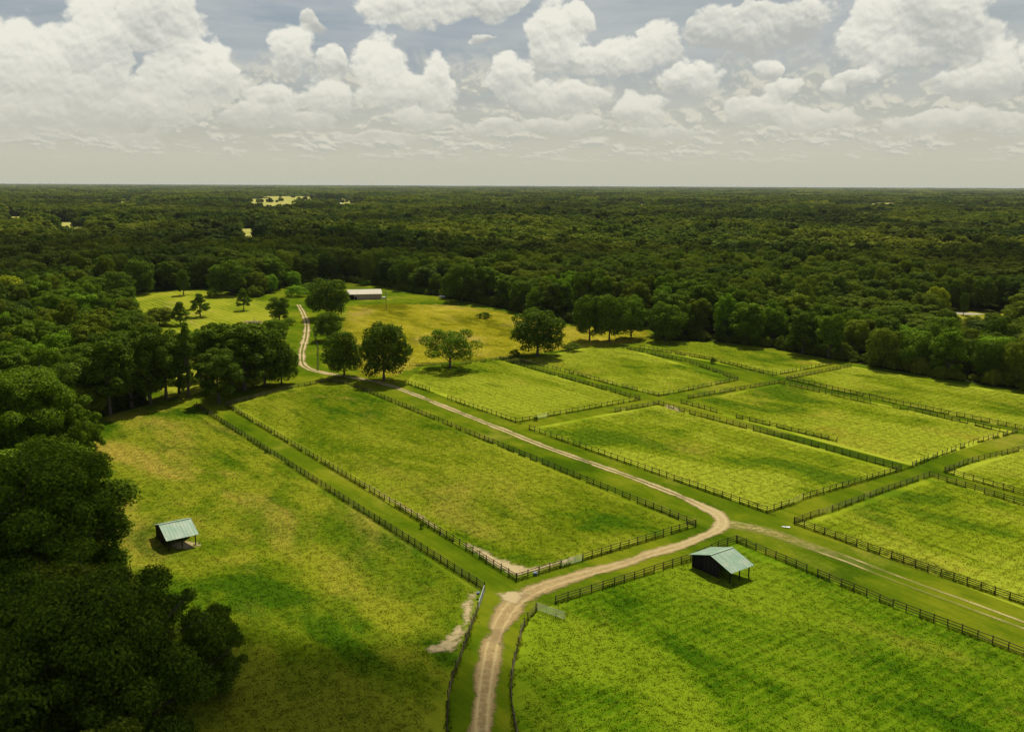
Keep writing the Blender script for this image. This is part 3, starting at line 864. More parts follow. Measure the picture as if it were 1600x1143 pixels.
TREES = []        # (x, y, R) of everything planted by hand or singly
TONES = {'dark': (.92, 1.0, .95), 'deep': (1.1, 1.18, 1.0), 'mid': (1.3, 1.42, 1.0), 'olive': (1.45, 1.25, 1.1), 'bright': (1.7, 2.0, 1.2), 'yellow': (2.9, 2.2, 1.3)}
def plant(name, key, x, y, H, Rad, tone, label, cat='tree', group=None, rz=None, trunk=True):
    p = PROTO[key]; e = empty(name, (x, y, .0), 0)
    tag(e, label, cat, group)
    sx = Rad / p['R']; sz = H / p['H']
    rz = random.uniform(0, 6.28) if rz is None else rz
    t = TONES[tone]; q = random.uniform(.9, 1.1)
    for nm in ('trunk', 'crown') if trunk else ('crown',):
        o = ob(nm, p[nm], e); o.rotation_euler = (0, 0, rz); o.scale = (sx, sx, sz)
        o.color = (t[0] * q, t[1] * q, t[2] * q, 1)
    TREES.append((x, y, Rad)); return e

def tree_px(key, bx, by, wpx, top, tone, label, name='broadleaf_tree', cat='tree', group=None, **kw):
    x, y = G(bx, by); _, _, dep = PJ(x, y, 4)
    Rad = wpx / 2 / FPX * dep
    lo, hi = .5, 45
    # the crown's visible top lies a little nearer than the trunk: solve with the dome's shoulder
    for _ in range(30):
        md = (lo + hi) / 2
        if PJ(x, y, md)[1] > top: lo = md
        else: hi = md
    return plant(name, key, x, y, md, Rad, tone, label, cat, group, **kw)

HAND = [
 # key, base px, crown width px, top py, tone, label
 (('near', 0), 70, 935, 300, 700, 'mid', 'huge dark spreading tree with pale bare limbs beside the left shed'),
 (('near', 1), 185, 1215, 330, 893, 'deep', 'very large black-green tree filling the bottom left corner'),
 (('nearsmall', 0), 336, 1080, 112, 952, 'deep', 'small dark ragged tree at the right of the bottom left corner tree'),
 (('nearsmall', 0), 10, 1010, 110, 880, 'mid', 'lighter green tree in the gap below the huge spreading tree'),
 (('near', 2), -60, 1200, 200, 985, 'dark', 'dark tree cut by the bottom left edge of the view'),
 (('near', 2), 45, 745, 190, 572, 'mid', 'big dark tree just behind the huge spreading one on the left'),
 (('nearsmall', 0), 112, 742, 80, 632, 'deep', 'rounded tree at the left edge of the patchy pasture'),
 (('nearsmall', 0), 136, 708, 56, 640, 'mid', 'low tree with a light green top at the patchy pasture corner'),
 (('column', 0), 295, 621, 30, 503, 'dark', 'narrow vine-covered tree standing like a dark column in the belt'),
 (('tall', 0), 342, 629, 76, 545, 'dark', 'dark tree standing at the fence end of the narrow mown lane'),
 (('tall', 1), 382, 610, 92, 504, 'deep', 'tall tree in the belt, third left from the curving road'),
 (('round', 0), 414, 603, 84, 508, 'dark', 'rounded dark tree in the belt, second left from the curving road'),
 (('round', 1), 440, 600, 58, 535, 'deep', 'low dark tree nearest the road at the belt end'),
 (('tall', 2), 332, 604, 66, 504, 'deep', 'tall tree in the belt just right of the column tree'),
 (('tall', 3), 362, 600, 76, 502, 'dark', 'tall dark tree in the middle rear of the belt'),
 (('tall', 4), 260, 623, 66, 515, 'deep', 'thin-trunked tree just left of the column tree'),
 (('tall', 0), 235, 631, 76, 508, 'dark', 'tall dark tree at the top corner of the patchy pasture'),
 (('tall', 1), 280, 615, 50, 520, 'mid', 'slender lighter tree close behind the column tree'),
 (('tall', 2), 206, 636, 76, 515, 'dark', 'dark tree on the pasture top edge left of the belt'),
 (('tall', 3), 172, 648, 80, 528, 'dark', 'dark tree shading the pasture top left corner'),
 (('round', 4), 398, 588, 76, 512, 'deep', 'broad tree hidden behind the belt, between lawn and road'),
 (('tall', 1), 310, 590, 60, 512, 'mid', 'lighter tree at the rear of the belt behind the column tree'),
 (('tall', 4), 287, 461, 21, 420, 'deep', 'slim tree alone on the back edge of the lawn'),
 (('pine', 0), 381, 485, 27, 450, 'deep', 'small layered tree alone on the striped lawn near the road'),
 (('pine', 1), 313, 495, 34, 458, 'deep', 'small two-trunked tree in the middle of the lawn'),
 (('pine', 2), 282, 508, 34, 471, 'deep', 'flat-layered dark tree at the near side of the lawn'),
 (('round', 2), 250, 508, 50, 479, 'olive', 'low olive-green tree at the near left of the lawn'),
 (('tall', 0), 437, 504, 38, 463, 'deep', 'upright dark tree between the striped lawn and the road'),
 (('round', 3), 430, 534, 46, 497, 'mid', 'rounded tree below the brush pile by the road'),
 (('round', 4), 147, 482, 66, 430, 'deep', 'broad low tree with a forked bare trunk left of the lawn'),
 (('round', 5), 184, 479, 60, 423, 'dark', 'broad dark tree with a bush at its foot on the lawn left edge'),
 (('round', 0), 219, 459, 56, 404, 'dark', 'wide dark tree casting shade on the back of the lawn'),
 (('round', 1), 363, 460, 64, 404, 'deep', 'large bushy tree at the back centre of the lawn'),
 (('tall', 3), 337, 461, 28, 417, 'mid', 'feathery grey-green tree left of the large bushy lawn tree'),
 (('round', 2), 422, 457, 30, 428, 'bright', 'light green round tree behind the lawn'),
 (('tall', 2), 441, 448, 26, 411, 'deep', 'upright tree behind the light green round tree'),
 (('round', 3), 459, 449, 28, 423, 'bright', 'bright green tree beside the vine-covered mound'),
 (('round', 4), 512, 497, 72, 433, 'dark', 'large dark round tree just left of the cream barn'),
 (('round', 5), 512, 532, 46, 487, 'deep', 'smaller tree right of the road below the barn'),
 (('round', 0), 538, 588, 66, 514, 'dark', 'dark tree over the road, left of the roadside pair'),
 (('round', 3), 600, 594, 84, 502, 'dark', 'large dark rounded tree over the road, right of the roadside pair'),
 (('sparse', 0), 703, 575, 92, 512, 'mid', 'sparse spreading tree with a thin crown on the meadow fence'),
 (('round', 1), 840, 556, 90, 480, 'dark', 'big rounded tree alone at the meadow corner by the paddocks'),
 (('round', 1), 921, 532, 54, 458, 'dark', 'left tree of the clump between meadow and back paddock'),
 (('round', 4), 952, 533, 62, 457, 'deep', 'middle tree of the clump between meadow and back paddock'),
 (('round', 2), 986, 528, 52, 460, 'mid', 'right tree of the clump between meadow and back paddock'),
 (('round', 2), 1040, 532, 60, 470, 'deep', 'rounded tree at the wood corner right of the meadow clump'),
 (('round', 4), 822, 486, 56, 435, 'dark', 'rounded tree standing out from the wood behind the meadow'),
 (('round', 5), 722, 471, 56, 410, 'dark', 'wide tree over the small white trailer'),
 (('tall', 3), 1505, 492, 14, 456, 'deep', 'small tree on the pale drive in the wood clearing'),
 (('round', 1), 1462, 500, 40, 446, 'yellow', 'yellow-green tree left of the pale drive in the wood'),
 (('round', 2), 12, 500, 90, 428, 'yellow', 'yellow-topped tree at the far left edge of the view'),
]
for h_ in HAND:
    tree_px(*h_)
BUSH = [
 (('bush', 0), 1114, 568, 12, 558, 'deep', 'small round bush between two back paddock fences'),
 (('bush', 1), 837, 657, 9, 650, 'deep', 'little bush on the gate side of the paddock below the meadow'),
 (('bush', 2), 659, 825, 9, 816, 'dark', 'little dark bush against the long brown lane fence'),
 (('bush', 0), 416, 707, 8, 700, 'deep', 'little bush against the black fence of the patchy pasture'),
 (('bush', 1), 176, 484, 24, 468, 'dark', 'dark bush at the foot of the broad tree left of the lawn'),
 (('bush', 2), 335, 465, 26, 449, 'deep', 'low bush under the large bushy lawn tree'),
 (('bush', 0), 462, 463, 44, 445, 'bright', 'bright vine-covered mound between lawn and barn'),
 (('bush', 1), 484, 458, 34, 441, 'mid', 'green thicket between the vine mound and the barn tree'),
 (('bush', 2), 570, 446, 22, 437, 'bright', 'green shrub behind the cream barn roof'),
 (('bush', 1), 450, 508, 26, 496, 'mid', 'green bush at the roadside below the upright dark tree'),
 (('bush', 0), 756, 497, 28, 487, 'deep', 'green thicket in the middle of the yellow meadow'),
 (('bush', 2), 640, 552, 14, 543, 'deep', 'small bush in the meadow right of the large roadside tree'),
 (('bush', 1), 893, 548, 36, 535, 'deep', 'low bushes right of the meadow corner tree'),
 (('bush', 0), 804, 556, 18, 545, 'deep', 'low bush left of the meadow corner tree'),
 (('bush', 2), 1023, 505, 30, 491, 'bright', 'bright bush in the gap of the meadow clump'),
 (('bush', 1), 545, 855, 4, 851, 'dark', 'tiny tuft of weeds in the long paddock'),
][:15]
for h_ in BUSH: tree_px(*h_, name='bush', cat='bush', trunk=False)
# ------------------------------------------------------------------ woods
from mathutils import noise as mnoise
def low_noise(x, y):
    return max(-1, min(1, 1.7 * mnoise.fractal(Vector((x * .0065, y * .0045, 3.3)), .7, 2.1, 4)))
def low_noise_old(x, y):
    return (math.sin(x * .011 + 1.3) * math.cos(y * .0087 + .4) + math.sin(x * .0043 + y * .0061) * .8 + math.sin(x * .031 - y * .022) * .4) / 2.2
rf = random.Random(21)
cand = []
HANDXY = list(TREES)
def blocked(x, y, rad):
    if inside(x, y, CLEAR) or (edge_dist(x, y, CLEAR) < 1.5): return True
    if 380 < y < 620 and x > 150 and inside(x, y, RCLEAR): return True
    if y > 900:
        for c0 in FARCLEAR:
            if c0[0][1] < y < c0[len(c0) // 2 - 1][1] and inside(x, y, c0): return True
    return False
sp = 10.6
y = 80.0
while y < 2600:
    s_ = sp if y < 800 else sp * 1.35
    half = y * .66 + 60
    x = -half
    while x < half:
        qx = x + rf.uniform(-.42, .42) * s_; qy = y + rf.uniform(-.42, .42) * s_
        x += s_
        if blocked(qx, qy, 5) or (qy > 640 and rf.random() < .06): continue
        if qy < 900 and any((qx - a) ** 2 + (qy - b) ** 2 < (c * .72 + 2.2) ** 2 for a, b, c in HANDXY): continue
        ln = low_noise(qx, qy)
        H = 18.5 + 5.5 * ln + rf.uniform(-4.0, 4.0) + (3.5 if rf.random() < .05 else 0)
        Rad = 5.2 + 4.2 * rf.random() ** 1.5 * (1 + .12 * ln)
        cand.append((qx, qy, H * (1 if y < 800 else 1.06), Rad * (1 if y < 800 else 1.32)))
    y += s_
# which stand in the picture, and how large
vis = []
for i, (x, y, H, Rad) in enumerate(cand):
    if y > 620: continue
    px, py, dep = PJ(x, y, H)
    if -20 < px < 1620 and py < 1150:
        d_edge = edge_dist(x, y, CLEAR)
        vis.append((dep * (1 + .012 * min(d_edge, 60)), i, d_edge))
vis.sort()
pick = vis[:235]
sel = {i for _, i, _ in pick}
# rows and regions for the labels
REG = [('the left-hand wood', lambda px, y: px < 330 and y < 420), ('the lawn wood', lambda px, y: px < 520), ('the meadow wood', lambda px, y: px < 900),
       ('the back paddock wood', lambda px, y: px < 1240), ('the right-hand wood', lambda px, y: True)]
ROWS = ['front row', 'second row', 'third row', 'fourth row', 'fifth row', 'sixth row', 'seventh row', 'eighth row', 'ninth row', 'tenth row', 'eleventh row', 'twelfth row']
cells = {}
for _, i, de in pick:
    x, y, H, Rad = cand[i]; px = PJ(x, y, H)[0]
    rg = next(n_ for n_, f_ in REG if f_(px, y)); rw = min(11, int(de // 9.5))
    cells.setdefault((rg, rw), []).append((px, i))
ORD = 'first second third fourth fifth sixth seventh eighth ninth tenth eleventh twelfth thirteenth fourteenth fifteenth sixteenth seventeenth eighteenth nineteenth twentieth'.split()
def ordinal(k):
    if k < 20: return ORD[k]
    k += 1; t = {2: 'twenty', 3: 'thirty', 4: 'forty', 5: 'fifty', 6: 'sixty'}[k // 10]
    return (t + '-' + ORD[k % 10 - 1]) if k % 10 else {3: 'thirtieth', 4: 'fortieth', 5: 'fiftieth', 6: 'sixtieth'}[k // 10]
for (rg, rw), lst in sorted(cells.items()):
    lst.sort()
    for k, (px, i) in enumerate(lst):
        x, y, H, Rad = cand[i]
        r0 = rf.random()
        tone = 'dark' if r0 < .22 else 'deep' if r0 < .48 else 'mid' if r0 < .76 else 'olive' if r0 < .92 else 'bright'
        word = {'dark': 'very dark', 'deep': 'dark green', 'mid': 'mid green', 'olive': 'olive green', 'bright': 'light green'}[tone]
        kind = 'tall' if (H > 18.5 or rf.random() < .3) else 'round'
        adj = 'tall' if H > 19.5 else 'low' if H < 15 else 'broad' if Rad > 6.6 else 'rounded'
        key = (kind, rf.randrange(5))
        plant('woodland_tree', key, x, y, H, Rad, tone, f'{word} {adj} tree, {ordinal(k)} from left, {ROWS[rw]} of {rg}', 'tree', 'trees of ' + rg)
# everything else: one wood
def joined(key, mat):
    p = PROTO[key]; me = p['crown'].copy(); me.materials.clear(); me.materials.append(mat); return me
far_meshes = []
for k in range(5): far_meshes.append(joined(('round', k), M['leaf']))
for k in range(4): far_meshes.append(joined(('tall', k), M['leaf']))
nm_mid = len(far_meshes)
fardim = [PROTO[('round', k)] for k in range(5)] + [PROTO[('tall', k)] for k in range(4)]
for k in range(5):
    C, Rr, H, Rad, cb, rs = tree_shape(300 + k, 'round' if k < 3 else 'tall')
    V = leaf_cloud(rs, C, Rr * 1.05, 2400, 1.45, .8, tri=True, wild=.22)
    far_meshes.append(quads_mesh('far_crown', V, 3, M['leaf'])); fardim.append(dict(H=V[:, 2].max(), R=np.sort(np.hypot(V[:, 0], V[:, 1]))[int(len(V) * .985)]))
pts, ro, scs, ix = [], [], [], []
for i, (x, y, H, Rad) in enumerate(cand):
    if i in sel: continue
    k = rf.randrange(nm_mid) if y < 720 else nm_mid + rf.randrange(5)
    p = fardim[k]
    pts.append((x, y, 0)); ro.append(rf.uniform(0, 6.28)); scs.append((Rad / p['R'] * 1.08, Rad / p['R'] * 1.08, H / p['H'])); ix.append(k)
# patches of canopy for the miles beyond
def patch(seed, size=110.0):
    rs = np.random.RandomState(seed); out_ = []
    st = 17.0; n = int(size / st)
    for a in range(n):
        for b in range(n):
            if rs.rand() < .08: continue
            cx = (a + .5) * st - size / 2 + rs.uniform(-6, 6); cy = (b + .5) * st - size / 2 + rs.uniform(-6, 6)
            H = rs.uniform(11, 26); Rd = rs.uniform(8.0, 13.0); m_ = 70
            d = rs.normal(0, 1, (m_, 3)); d[:, 2] = np.abs(d[:, 2]) + .05; d /= np.linalg.norm(d, axis=1)[:, None]
            p = np.array([cx, cy, H - Rd * .8]) + d * np.array([Rd, Rd, Rd * .8]) * rs.uniform(.75, 1.08, m_)[:, None]
            nor = d + rs.normal(0, .22, (m_, 3)); nor /= np.linalg.norm(nor, axis=1)[:, None]
            t = np.cross(nor, rs.normal(0, 1, (m_, 3))); t /= np.linalg.norm(t, axis=1)[:, None]; b_ = np.cross(nor, t); s1 = 2.6
            out_.append(np.stack([p - t * s1 - b_ * s1 * .6, p + t * s1 - b_ * s1 * .6, p + b_ * s1], 1).reshape(-1, 3))
    return np.concatenate(out_)
for k in range(4): far_meshes.append(quads_mesh('canopy_patch', patch(400 + k), 3, M['leaf']))
n0 = len(far_meshes) - 4
y = 2600 + 40
while y < 30000:
    sc_ = 1.0 if y < 5200 else 2.0 if y < 11000 else 4.0
    st = 104 * sc_; half = y * .66 + 80; x = -half
    while x < half:
        qx, qy = x + rf.uniform(-4, 4), y
        x += st
        if y < 6000 and any(blocked(qx + q_, qy, 50) for q_ in (-35, 0, 35)): continue
        zsc = {1.0: 1.0, 2.0: 1.0, 4.0: 1.05}[sc_] * (1 + .30 * low_noise(qx * .6, qy * .5) + rf.uniform(-.06, .06))
        pts.append((qx, qy, 0 if sc_ == 1 else -1)); ro.append(math.pi / 2 * rf.randrange(4)); scs.append((sc_ * 1.03, sc_ * 1.03, zsc)); ix.append(n0 + rf.randrange(4))
    y += st
# scattered single trees inside the far pale fields
for c0 in FARCLEAR[:2]:
    for _ in range(14):
        yy = rf.uniform(3300, 5000) if c0 is FARCLEAR[0] else rf.uniform(3200, 4600); fr = rf.uniform(.03, .97)
        a_ = -.288 + .073 * fr if c0 is FARCLEAR[0] else -.192 + .022 * fr
        for q in range(rf.randrange(1, 6)):
            pts.append((a_ * yy + rf.uniform(-14, 14), yy + rf.uniform(-60, 60), 0)); ro.append(0); q2 = rf.uniform(.8, 1.4); scs.append((q2, q2, rf.uniform(.6, 1))); ix.append(nm_mid + rf.randrange(5))
wood_o = scatter('forest', pts, ro, scs, ix, far_meshes)
tag(wood_o, 'unbroken dark green forest running to the horizon behind the farm', 'forest', kind='stuff')
# shrubs and low growth along the foot of the wood
ub = [quads_mesh('shrub', leaf_cloud(*(lambda t: (t[5], t[0], t[1]))(tree_shape(500 + k, 'bush')), 3000, .5, .9), 4, M['leaf']) for k in range(3)]
pts, ro, scs, ix = [], [], [], []
for i in range(len(CLEAR)):
    ax_, ay_ = CLEAR[i]; bx_, by_ = CLEAR[(i + 1) % len(CLEAR)]
    if ay_ < 95 and by_ < 95: continue
    L_ = math.hypot(bx_ - ax_, by_ - ay_)
    for k in range(int(L_ / 2.1)):
        for q in range(2):
            t = rf.random(); x = ax_ + (bx_ - ax_) * t; y = ay_ + (by_ - ay_) * t
            nx_, ny_ = (by_ - ay_) / L_, -(bx_ - ax_) / L_
            o_ = rf.uniform(.5, 7)
            if inside(x + nx_ * 1.5, y + ny_ * 1.5, CLEAR): nx_, ny_ = -nx_, -ny_
            x += nx_ * o_; y += ny_ * o_
            if inside(x, y, CLEAR): continue
            s_ = rf.uniform(.35, .95)
            pts.append((x, y, -.2)); ro.append(rf.uniform(0, 6.28)); scs.append((s_, s_, s_ * rf.uniform(.7, 1.5))); ix.append(rf.randrange(3))
und = scatter('undergrowth', pts, ro, scs, ix, ub)
tag(und, 'low shrubs and undergrowth along the foot of the wood', 'undergrowth', kind='stuff')
print('DBG trees', len(HAND), len(sel), 'instances', len(pts))
# ------------------------------------------------------------------ fences, gates, sheds, barn
rq = random.Random(5)
POSTS = {}
def post_mesh(mat, k, hgt):
    key = (mat, k, hgt)
    if key not in POSTS:
        r_ = random.Random(k * 7 + 1); mb = MB(); w_ = .14; lx, ly = r_.uniform(-.03, .03), r_.uniform(-.03, .03)
        h_ = hgt + r_.uniform(.03, .16)
        vs = []
        for z, s_, ox, oy in ((-.15, w_, 0, 0), (h_ - .03, w_ * .96, lx, ly), (h_ + .02, w_ * .6, lx, ly)):
            vs += [(ox - s_ / 2, oy - s_ / 2, z), (ox + s_ / 2, oy - s_ / 2, z), (ox + s_ / 2, oy + s_ / 2, z), (ox - s_ / 2, oy + s_ / 2, z)]
        fs = [(0, 3, 2, 1), (8, 9, 10, 11)] + [(a + i, a + (i + 1) % 4, a + 4 + (i + 1) % 4, a + 4 + i) for a in (0, 4) for i in range(4)]
        mb.add(vs, fs); POSTS[key] = mb.mesh('post', M[mat])
    return POSTS[key]
NP = 0
LINE = []
def fence(px, label, mat='fence_dark', rails=3, hgt=1.35, missing=0.0, spacing=2.44, side=1, world=False, tall=0.0):
    global NP
    pts = px if world else W(px)
    e = empty('paddock_fence', (*pts[0], .05)); tag(e, label, 'fence', 'board fences around the paddocks')
    ox, oy = pts[0]
    # walk the line, posts at equal spacing
    segs = [(pts[i], pts[i + 1]) for i in range(len(pts) - 1)]
    P_ = []
    for (a, b) in segs:
        L = math.hypot(b[0] - a[0], b[1] - a[1]); n = max(1, round(L / spacing))
        for j in range(n): P_.append((a[0] + (b[0] - a[0]) * j / n, a[1] + (b[1] - a[1]) * j / n, math.atan2(b[1] - a[1], b[0] - a[0])))
    P_.append((*pts[-1], P_[-1][2]))
    LINE.extend(P_)
    single = P_ if len(P_) <= 100 else sorted(P_, key=lambda q: q[1])[:100]
    rest = [] if len(P_) <= 100 else [q for q in P_ if q not in single]
    for (x, y, a) in single:
        o = ob('post', post_mesh(mat, rq.randrange(5), hgt), e, (x - ox + rq.uniform(-.03, .03), y - oy + rq.uniform(-.03, .03), 0)); o.rotation_euler = (rq.gauss(0, .028), rq.gauss(0, .028), a + rq.uniform(-.06, .06)); NP += 1
    if rest:
        mb = MB()
        for (x, y, a) in rest: mb.box((x - ox, y - oy, hgt / 2 - .05), (.15, .15, hgt + .2), a)
        tag(mb.build('post', M[mat], e), kind='stuff')
    hs = [hgt * (k + 1) / rails - .10 for k in range(rails)] if rails == 3 else [hgt * (k + .8) / (rails - .2) - .06 for k in range(rails)]
    zoff = [rq.gauss(0, .03) for _ in P_]
    gone = {i for i in range(len(P_) - 1) if rq.random() < missing}
    for k, h_ in enumerate(hs):
        mb = MB()
        for i in range(len(P_) - 1):
            if i in gone and rq.random() < .75: continue
            x0, y0, a0 = P_[i]; x1, y1, a1 = P_[i + 1]
            nx, ny = -math.sin(a0) * .095 * side, math.cos(a0) * .095 * side
            z0 = h_ + zoff[i] + rq.uniform(-.015, .015); z1 = h_ + zoff[i + 1] + rq.uniform(-.015, .015)
            if rq.random() < missing * .8: z1 -= rq.uniform(.1, .45)
            mb.beam((x0 - ox + nx, y0 - oy + ny, z0), (x1 - ox + nx, y1 - oy + ny, z1), .035, .125)
        if mb.v: mb.build('rail', M[mat], e)
    return e

fence([(757, 922), (307, 635)], 'long four-rail black fence between the patchy pasture and the narrow mown lane', 'fence_dark', 4, 1.45)
fence([(733, 989.5), (719, 1031), (706, 1063), (700, 1094), (698, 1143), (696, 1210)], 'curving fence along the left side of the dirt road at the bottom', 'fence_brown', 3, 1.4)
fence([(747, 953), (740, 970), (733, 989.5)], 'short grey fence piece at the lower end of the left metal gate', 'fence_grey', 3, 1.35)
fence([(807, 907), (661, 817), (353, 634)], 'long brown fence on the left side of the long middle paddock', 'fence_brown', 3, 1.4)
fence([(807, 907), (876, 886)], 'short brown fence from the paddock corner to the pale gate', 'fence_brown', 3, 1.4)
fence([(910.5, 875.5), (1087, 822)], 'brown fence from the pale gate to the road bend', 'fence_brown', 3, 1.4)
fence([(1087, 822), (886, 740.5), (770, 693)], 'dark fence beside the road from the bend up to the grey boards', 'fence_dark', 3, 1.4)
fence([(757, 688), (545, 600.6)], 'dark fence beside the road from the grey boards up to the trees', 'fence_dark', 3, 1.4)
fence([(770, 693), (757, 688)], 'very short pale grey fence section in the long dark roadside fence', 'fence_grey', 4, 1.3)
fence([(353, 634), (457, 607), (512, 596), (545, 600.6)], 'shaded fence across the top of the long middle paddock', 'fence_grey', 3, 1.3)
fence([(868.5, 943), (960, 914), (1079, 876), (1122, 856), (1151, 847)], 'grey-brown fence below the road, running behind the green-roofed shed', 'fence_brown', 3, 1.4)
fence([(1152, 847), (1277, 900), (1395, 948), (1600, 1025), (1800, 1100)], 'weathered fence from the shed corner to the lower right edge', 'fence_brown', 3, 1.4, .04)
fence([(838, 954), (825, 968), (814, 988), (811, 1007), (804, 1032), (799, 1060), (798, 1088), (801, 1117), (806, 1144), (813, 1200)], 'curving fence along the right side of the dirt road at the bottom', 'fence_grey', 3, 1.35, .08)
fence([(827, 671), (1198, 801)], 'dark fence along the far side of the road, paddock above the bend', 'fence_dark', 3, 1.4)
fence([(1198, 801), (1232, 790)], 'short fence at the lower corner of the paddock above the bend', 'fence_brown', 3, 1.35)
fence([(1255, 780), (1408, 735)], 'brown fence on the right end of the paddock above the bend', 'fence_brown', 3, 1.35, .05)
fence([(1408, 735), (1244, 690), (1086, 649), (1029, 632)], 'dark fence on the back side of the paddock above the bend', 'fence_dark', 3, 1.4, .04)
fence([(1029, 632), (961, 644)], 'short fence at the left end of the paddock above the bend', 'fence_grey', 3, 1.35)
fence([(633, 599), (671, 612)], 'short dark fence by the road under the large rounded tree', 'fence_dark', 3, 1.4)
fence([(699.5, 624), (806, 660)], 'dark fence along the road side of the paddock below the meadow', 'fence_dark', 3, 1.4)
fence([(806, 660), (838, 655)], 'short fence at the lower corner of the paddock below the meadow', 'fence_brown', 3, 1.35)
fence([(856, 651), (1000, 625)], 'fence on the lane side of the paddock below the meadow', 'fence_brown', 3, 1.35)
fence([(1000, 625), (781, 562)], 'dark fence on the right side of the paddock below the meadow', 'fence_dark', 3, 1.4)
fence([(813, 564), (903, 586), (949, 599), (1029, 619)], 'broken old fence on the left of the second back paddock', 'fence_grey', 3, 1.25, .22)
fence([(1029, 619), (1076, 610), (1153, 594)], 'half-overgrown fence on the lane side of the second back paddock', 'fence_grey', 3, 1.3, .15)
fence([(1153, 594), (1078, 567), (974, 544)], 'brown fence on the right of the second back paddock', 'fence_brown', 3, 1.35, .08)
fence([(1207, 587), (1108, 562), (1000, 544)], 'dark fence in front of the farthest back paddock', 'fence_dark', 3, 1.4, .05)
fence([(1207, 587), (1297, 570)], 'grey fence on the lane side of the farthest back paddock', 'fence_grey', 3, 1.3, .1)
fence([(1075, 623), (1217, 599)], 'tall-post fence at the left end of the overgrown middle paddock', 'fence_grey', 3, 1.35, .1)
fence([(1217, 599), (1360, 631)], 'dark fence on the back of the overgrown middle paddock, left half', 'fence_dark', 3, 1.4, .03)
fence([(1395, 637), (1430, 643), (1562, 674)], 'sagging fence remains on the back of the overgrown middle paddock', 'fence_dark', 3, 1.2, .2)
fence([(1589, 675), (1520, 694), (1450, 719), (1425, 729)], 'leaning posts at the right end of the overgrown middle paddock', 'fence_grey', 3, 1.35, .45)
fence([(1064, 630), (1120, 645)], 'short dark fence at the near left corner of the overgrown middle paddock', 'fence_dark', 3, 1.35)
fence([(1150, 653), (1307, 690)], 'thin dark fence on the near side of the overgrown middle paddock', 'fence_dark', 3, 1.25, .12)
fence([(1229, 593), (1330, 573)], 'grey fence on the lane side of the paddock by the right wood', 'fence_grey', 3, 1.35, .05)
fence([(1229, 593), (1400, 631), (1600, 672), (1760, 706)], 'long dark fence in front of the paddock by the right wood', 'fence_dark', 4, 1.4)
fence([(1241, 818), (1430, 886), (1600, 945), (1800, 1015)], 'long dark fence above the faint track to the right edge', 'fence_dark', 4, 1.45)
fence([(1241, 818), (1279, 805)], 'short fence beside the white board on the grass', 'fence_brown', 3, 1.35)
fence([(1300, 799), (1378, 770), (1452, 745)], 'pale fence on the left end of the lower right paddock', 'fence_grey', 3, 1.35)
fence([(1452, 745), (1600, 790), (1760, 840)], 'brown fence along the back of the lower right paddock', 'fence_brown', 3, 1.4)
fence([(1476, 738), (1600, 774), (1760, 822)], 'dark fence at the front of the far right paddock', 'fence_dark', 3, 1.4)
fence([(1476, 738), (1519, 722), (1600, 703), (1700, 675)], 'pale fence on the lane end of the far right paddock', 'fence_grey', 3, 1.35, .08)
fence([(640, 572), (720, 570), (790, 561), (812, 557)], 'old fence along the lower edge of the yellow meadow', 'fence_grey', 3, 1.2, .25)
fence([(497, 579), (497, 545), (490, 515)], 'thin old fence right of the curving road below the barn', 'fence_grey', 2, 1.2, .3)

# longer grass left by the mower under the rails
def strip(seed):
    rs = np.random.RandomState(seed); n = 150
    c = np.stack([rs.uniform(-1.3, 1.3, n), rs.normal(0, .17, n)], 1); h = rs.uniform(.12, .55, n); a = rs.uniform(0, 6.28, n); wd = rs.uniform(.03, .09, n)
    V = np.zeros((n, 3, 3)); V[:, 0, :2] = c - np.stack([np.cos(a) * wd, np.sin(a) * wd], 1); V[:, 1, :2] = c + np.stack([np.cos(a) * wd, np.sin(a) * wd], 1)
    V[:, 2, :2] = c + rs.normal(0, .1, (n, 2)); V[:, 2, 2] = h
    return V.reshape(-1, 3)
bm1 = blade_mat('rank_grass', ((.045, .09, .003), (.09, .14, .004), (.17, .20, .01)))
st_m = [quads_mesh('grass_strip', strip(k), 3, bm1) for k in range(4)]
for t_ in st_m:
    nn = len(t_.polygons); v_ = np.random.RandomState(3).normal(0, .3, (nn, 3)); v_[:, 2] = 1; v_ /= np.linalg.norm(v_, axis=1)[:, None]
    t_.normals_split_custom_set(np.repeat(v_, 3, axis=0).tolist())
L2 = [(x + math.cos(a) * 1.2, y + math.sin(a) * 1.2, a) for x, y, a in LINE if rq.random() < .8]
fg = scatter('fence_line_grass', [(x, y, .05) for x, y, a in L2], [a for x, y, a in L2], [(1, rq.uniform(.6, 1.8), rq.uniform(.5, 1.5)) for _ in L2], [rq.randrange(4) for _ in L2], st_m)
tag(fg, 'rank unmown grass growing along the foot of the fences', 'grass', kind='stuff')

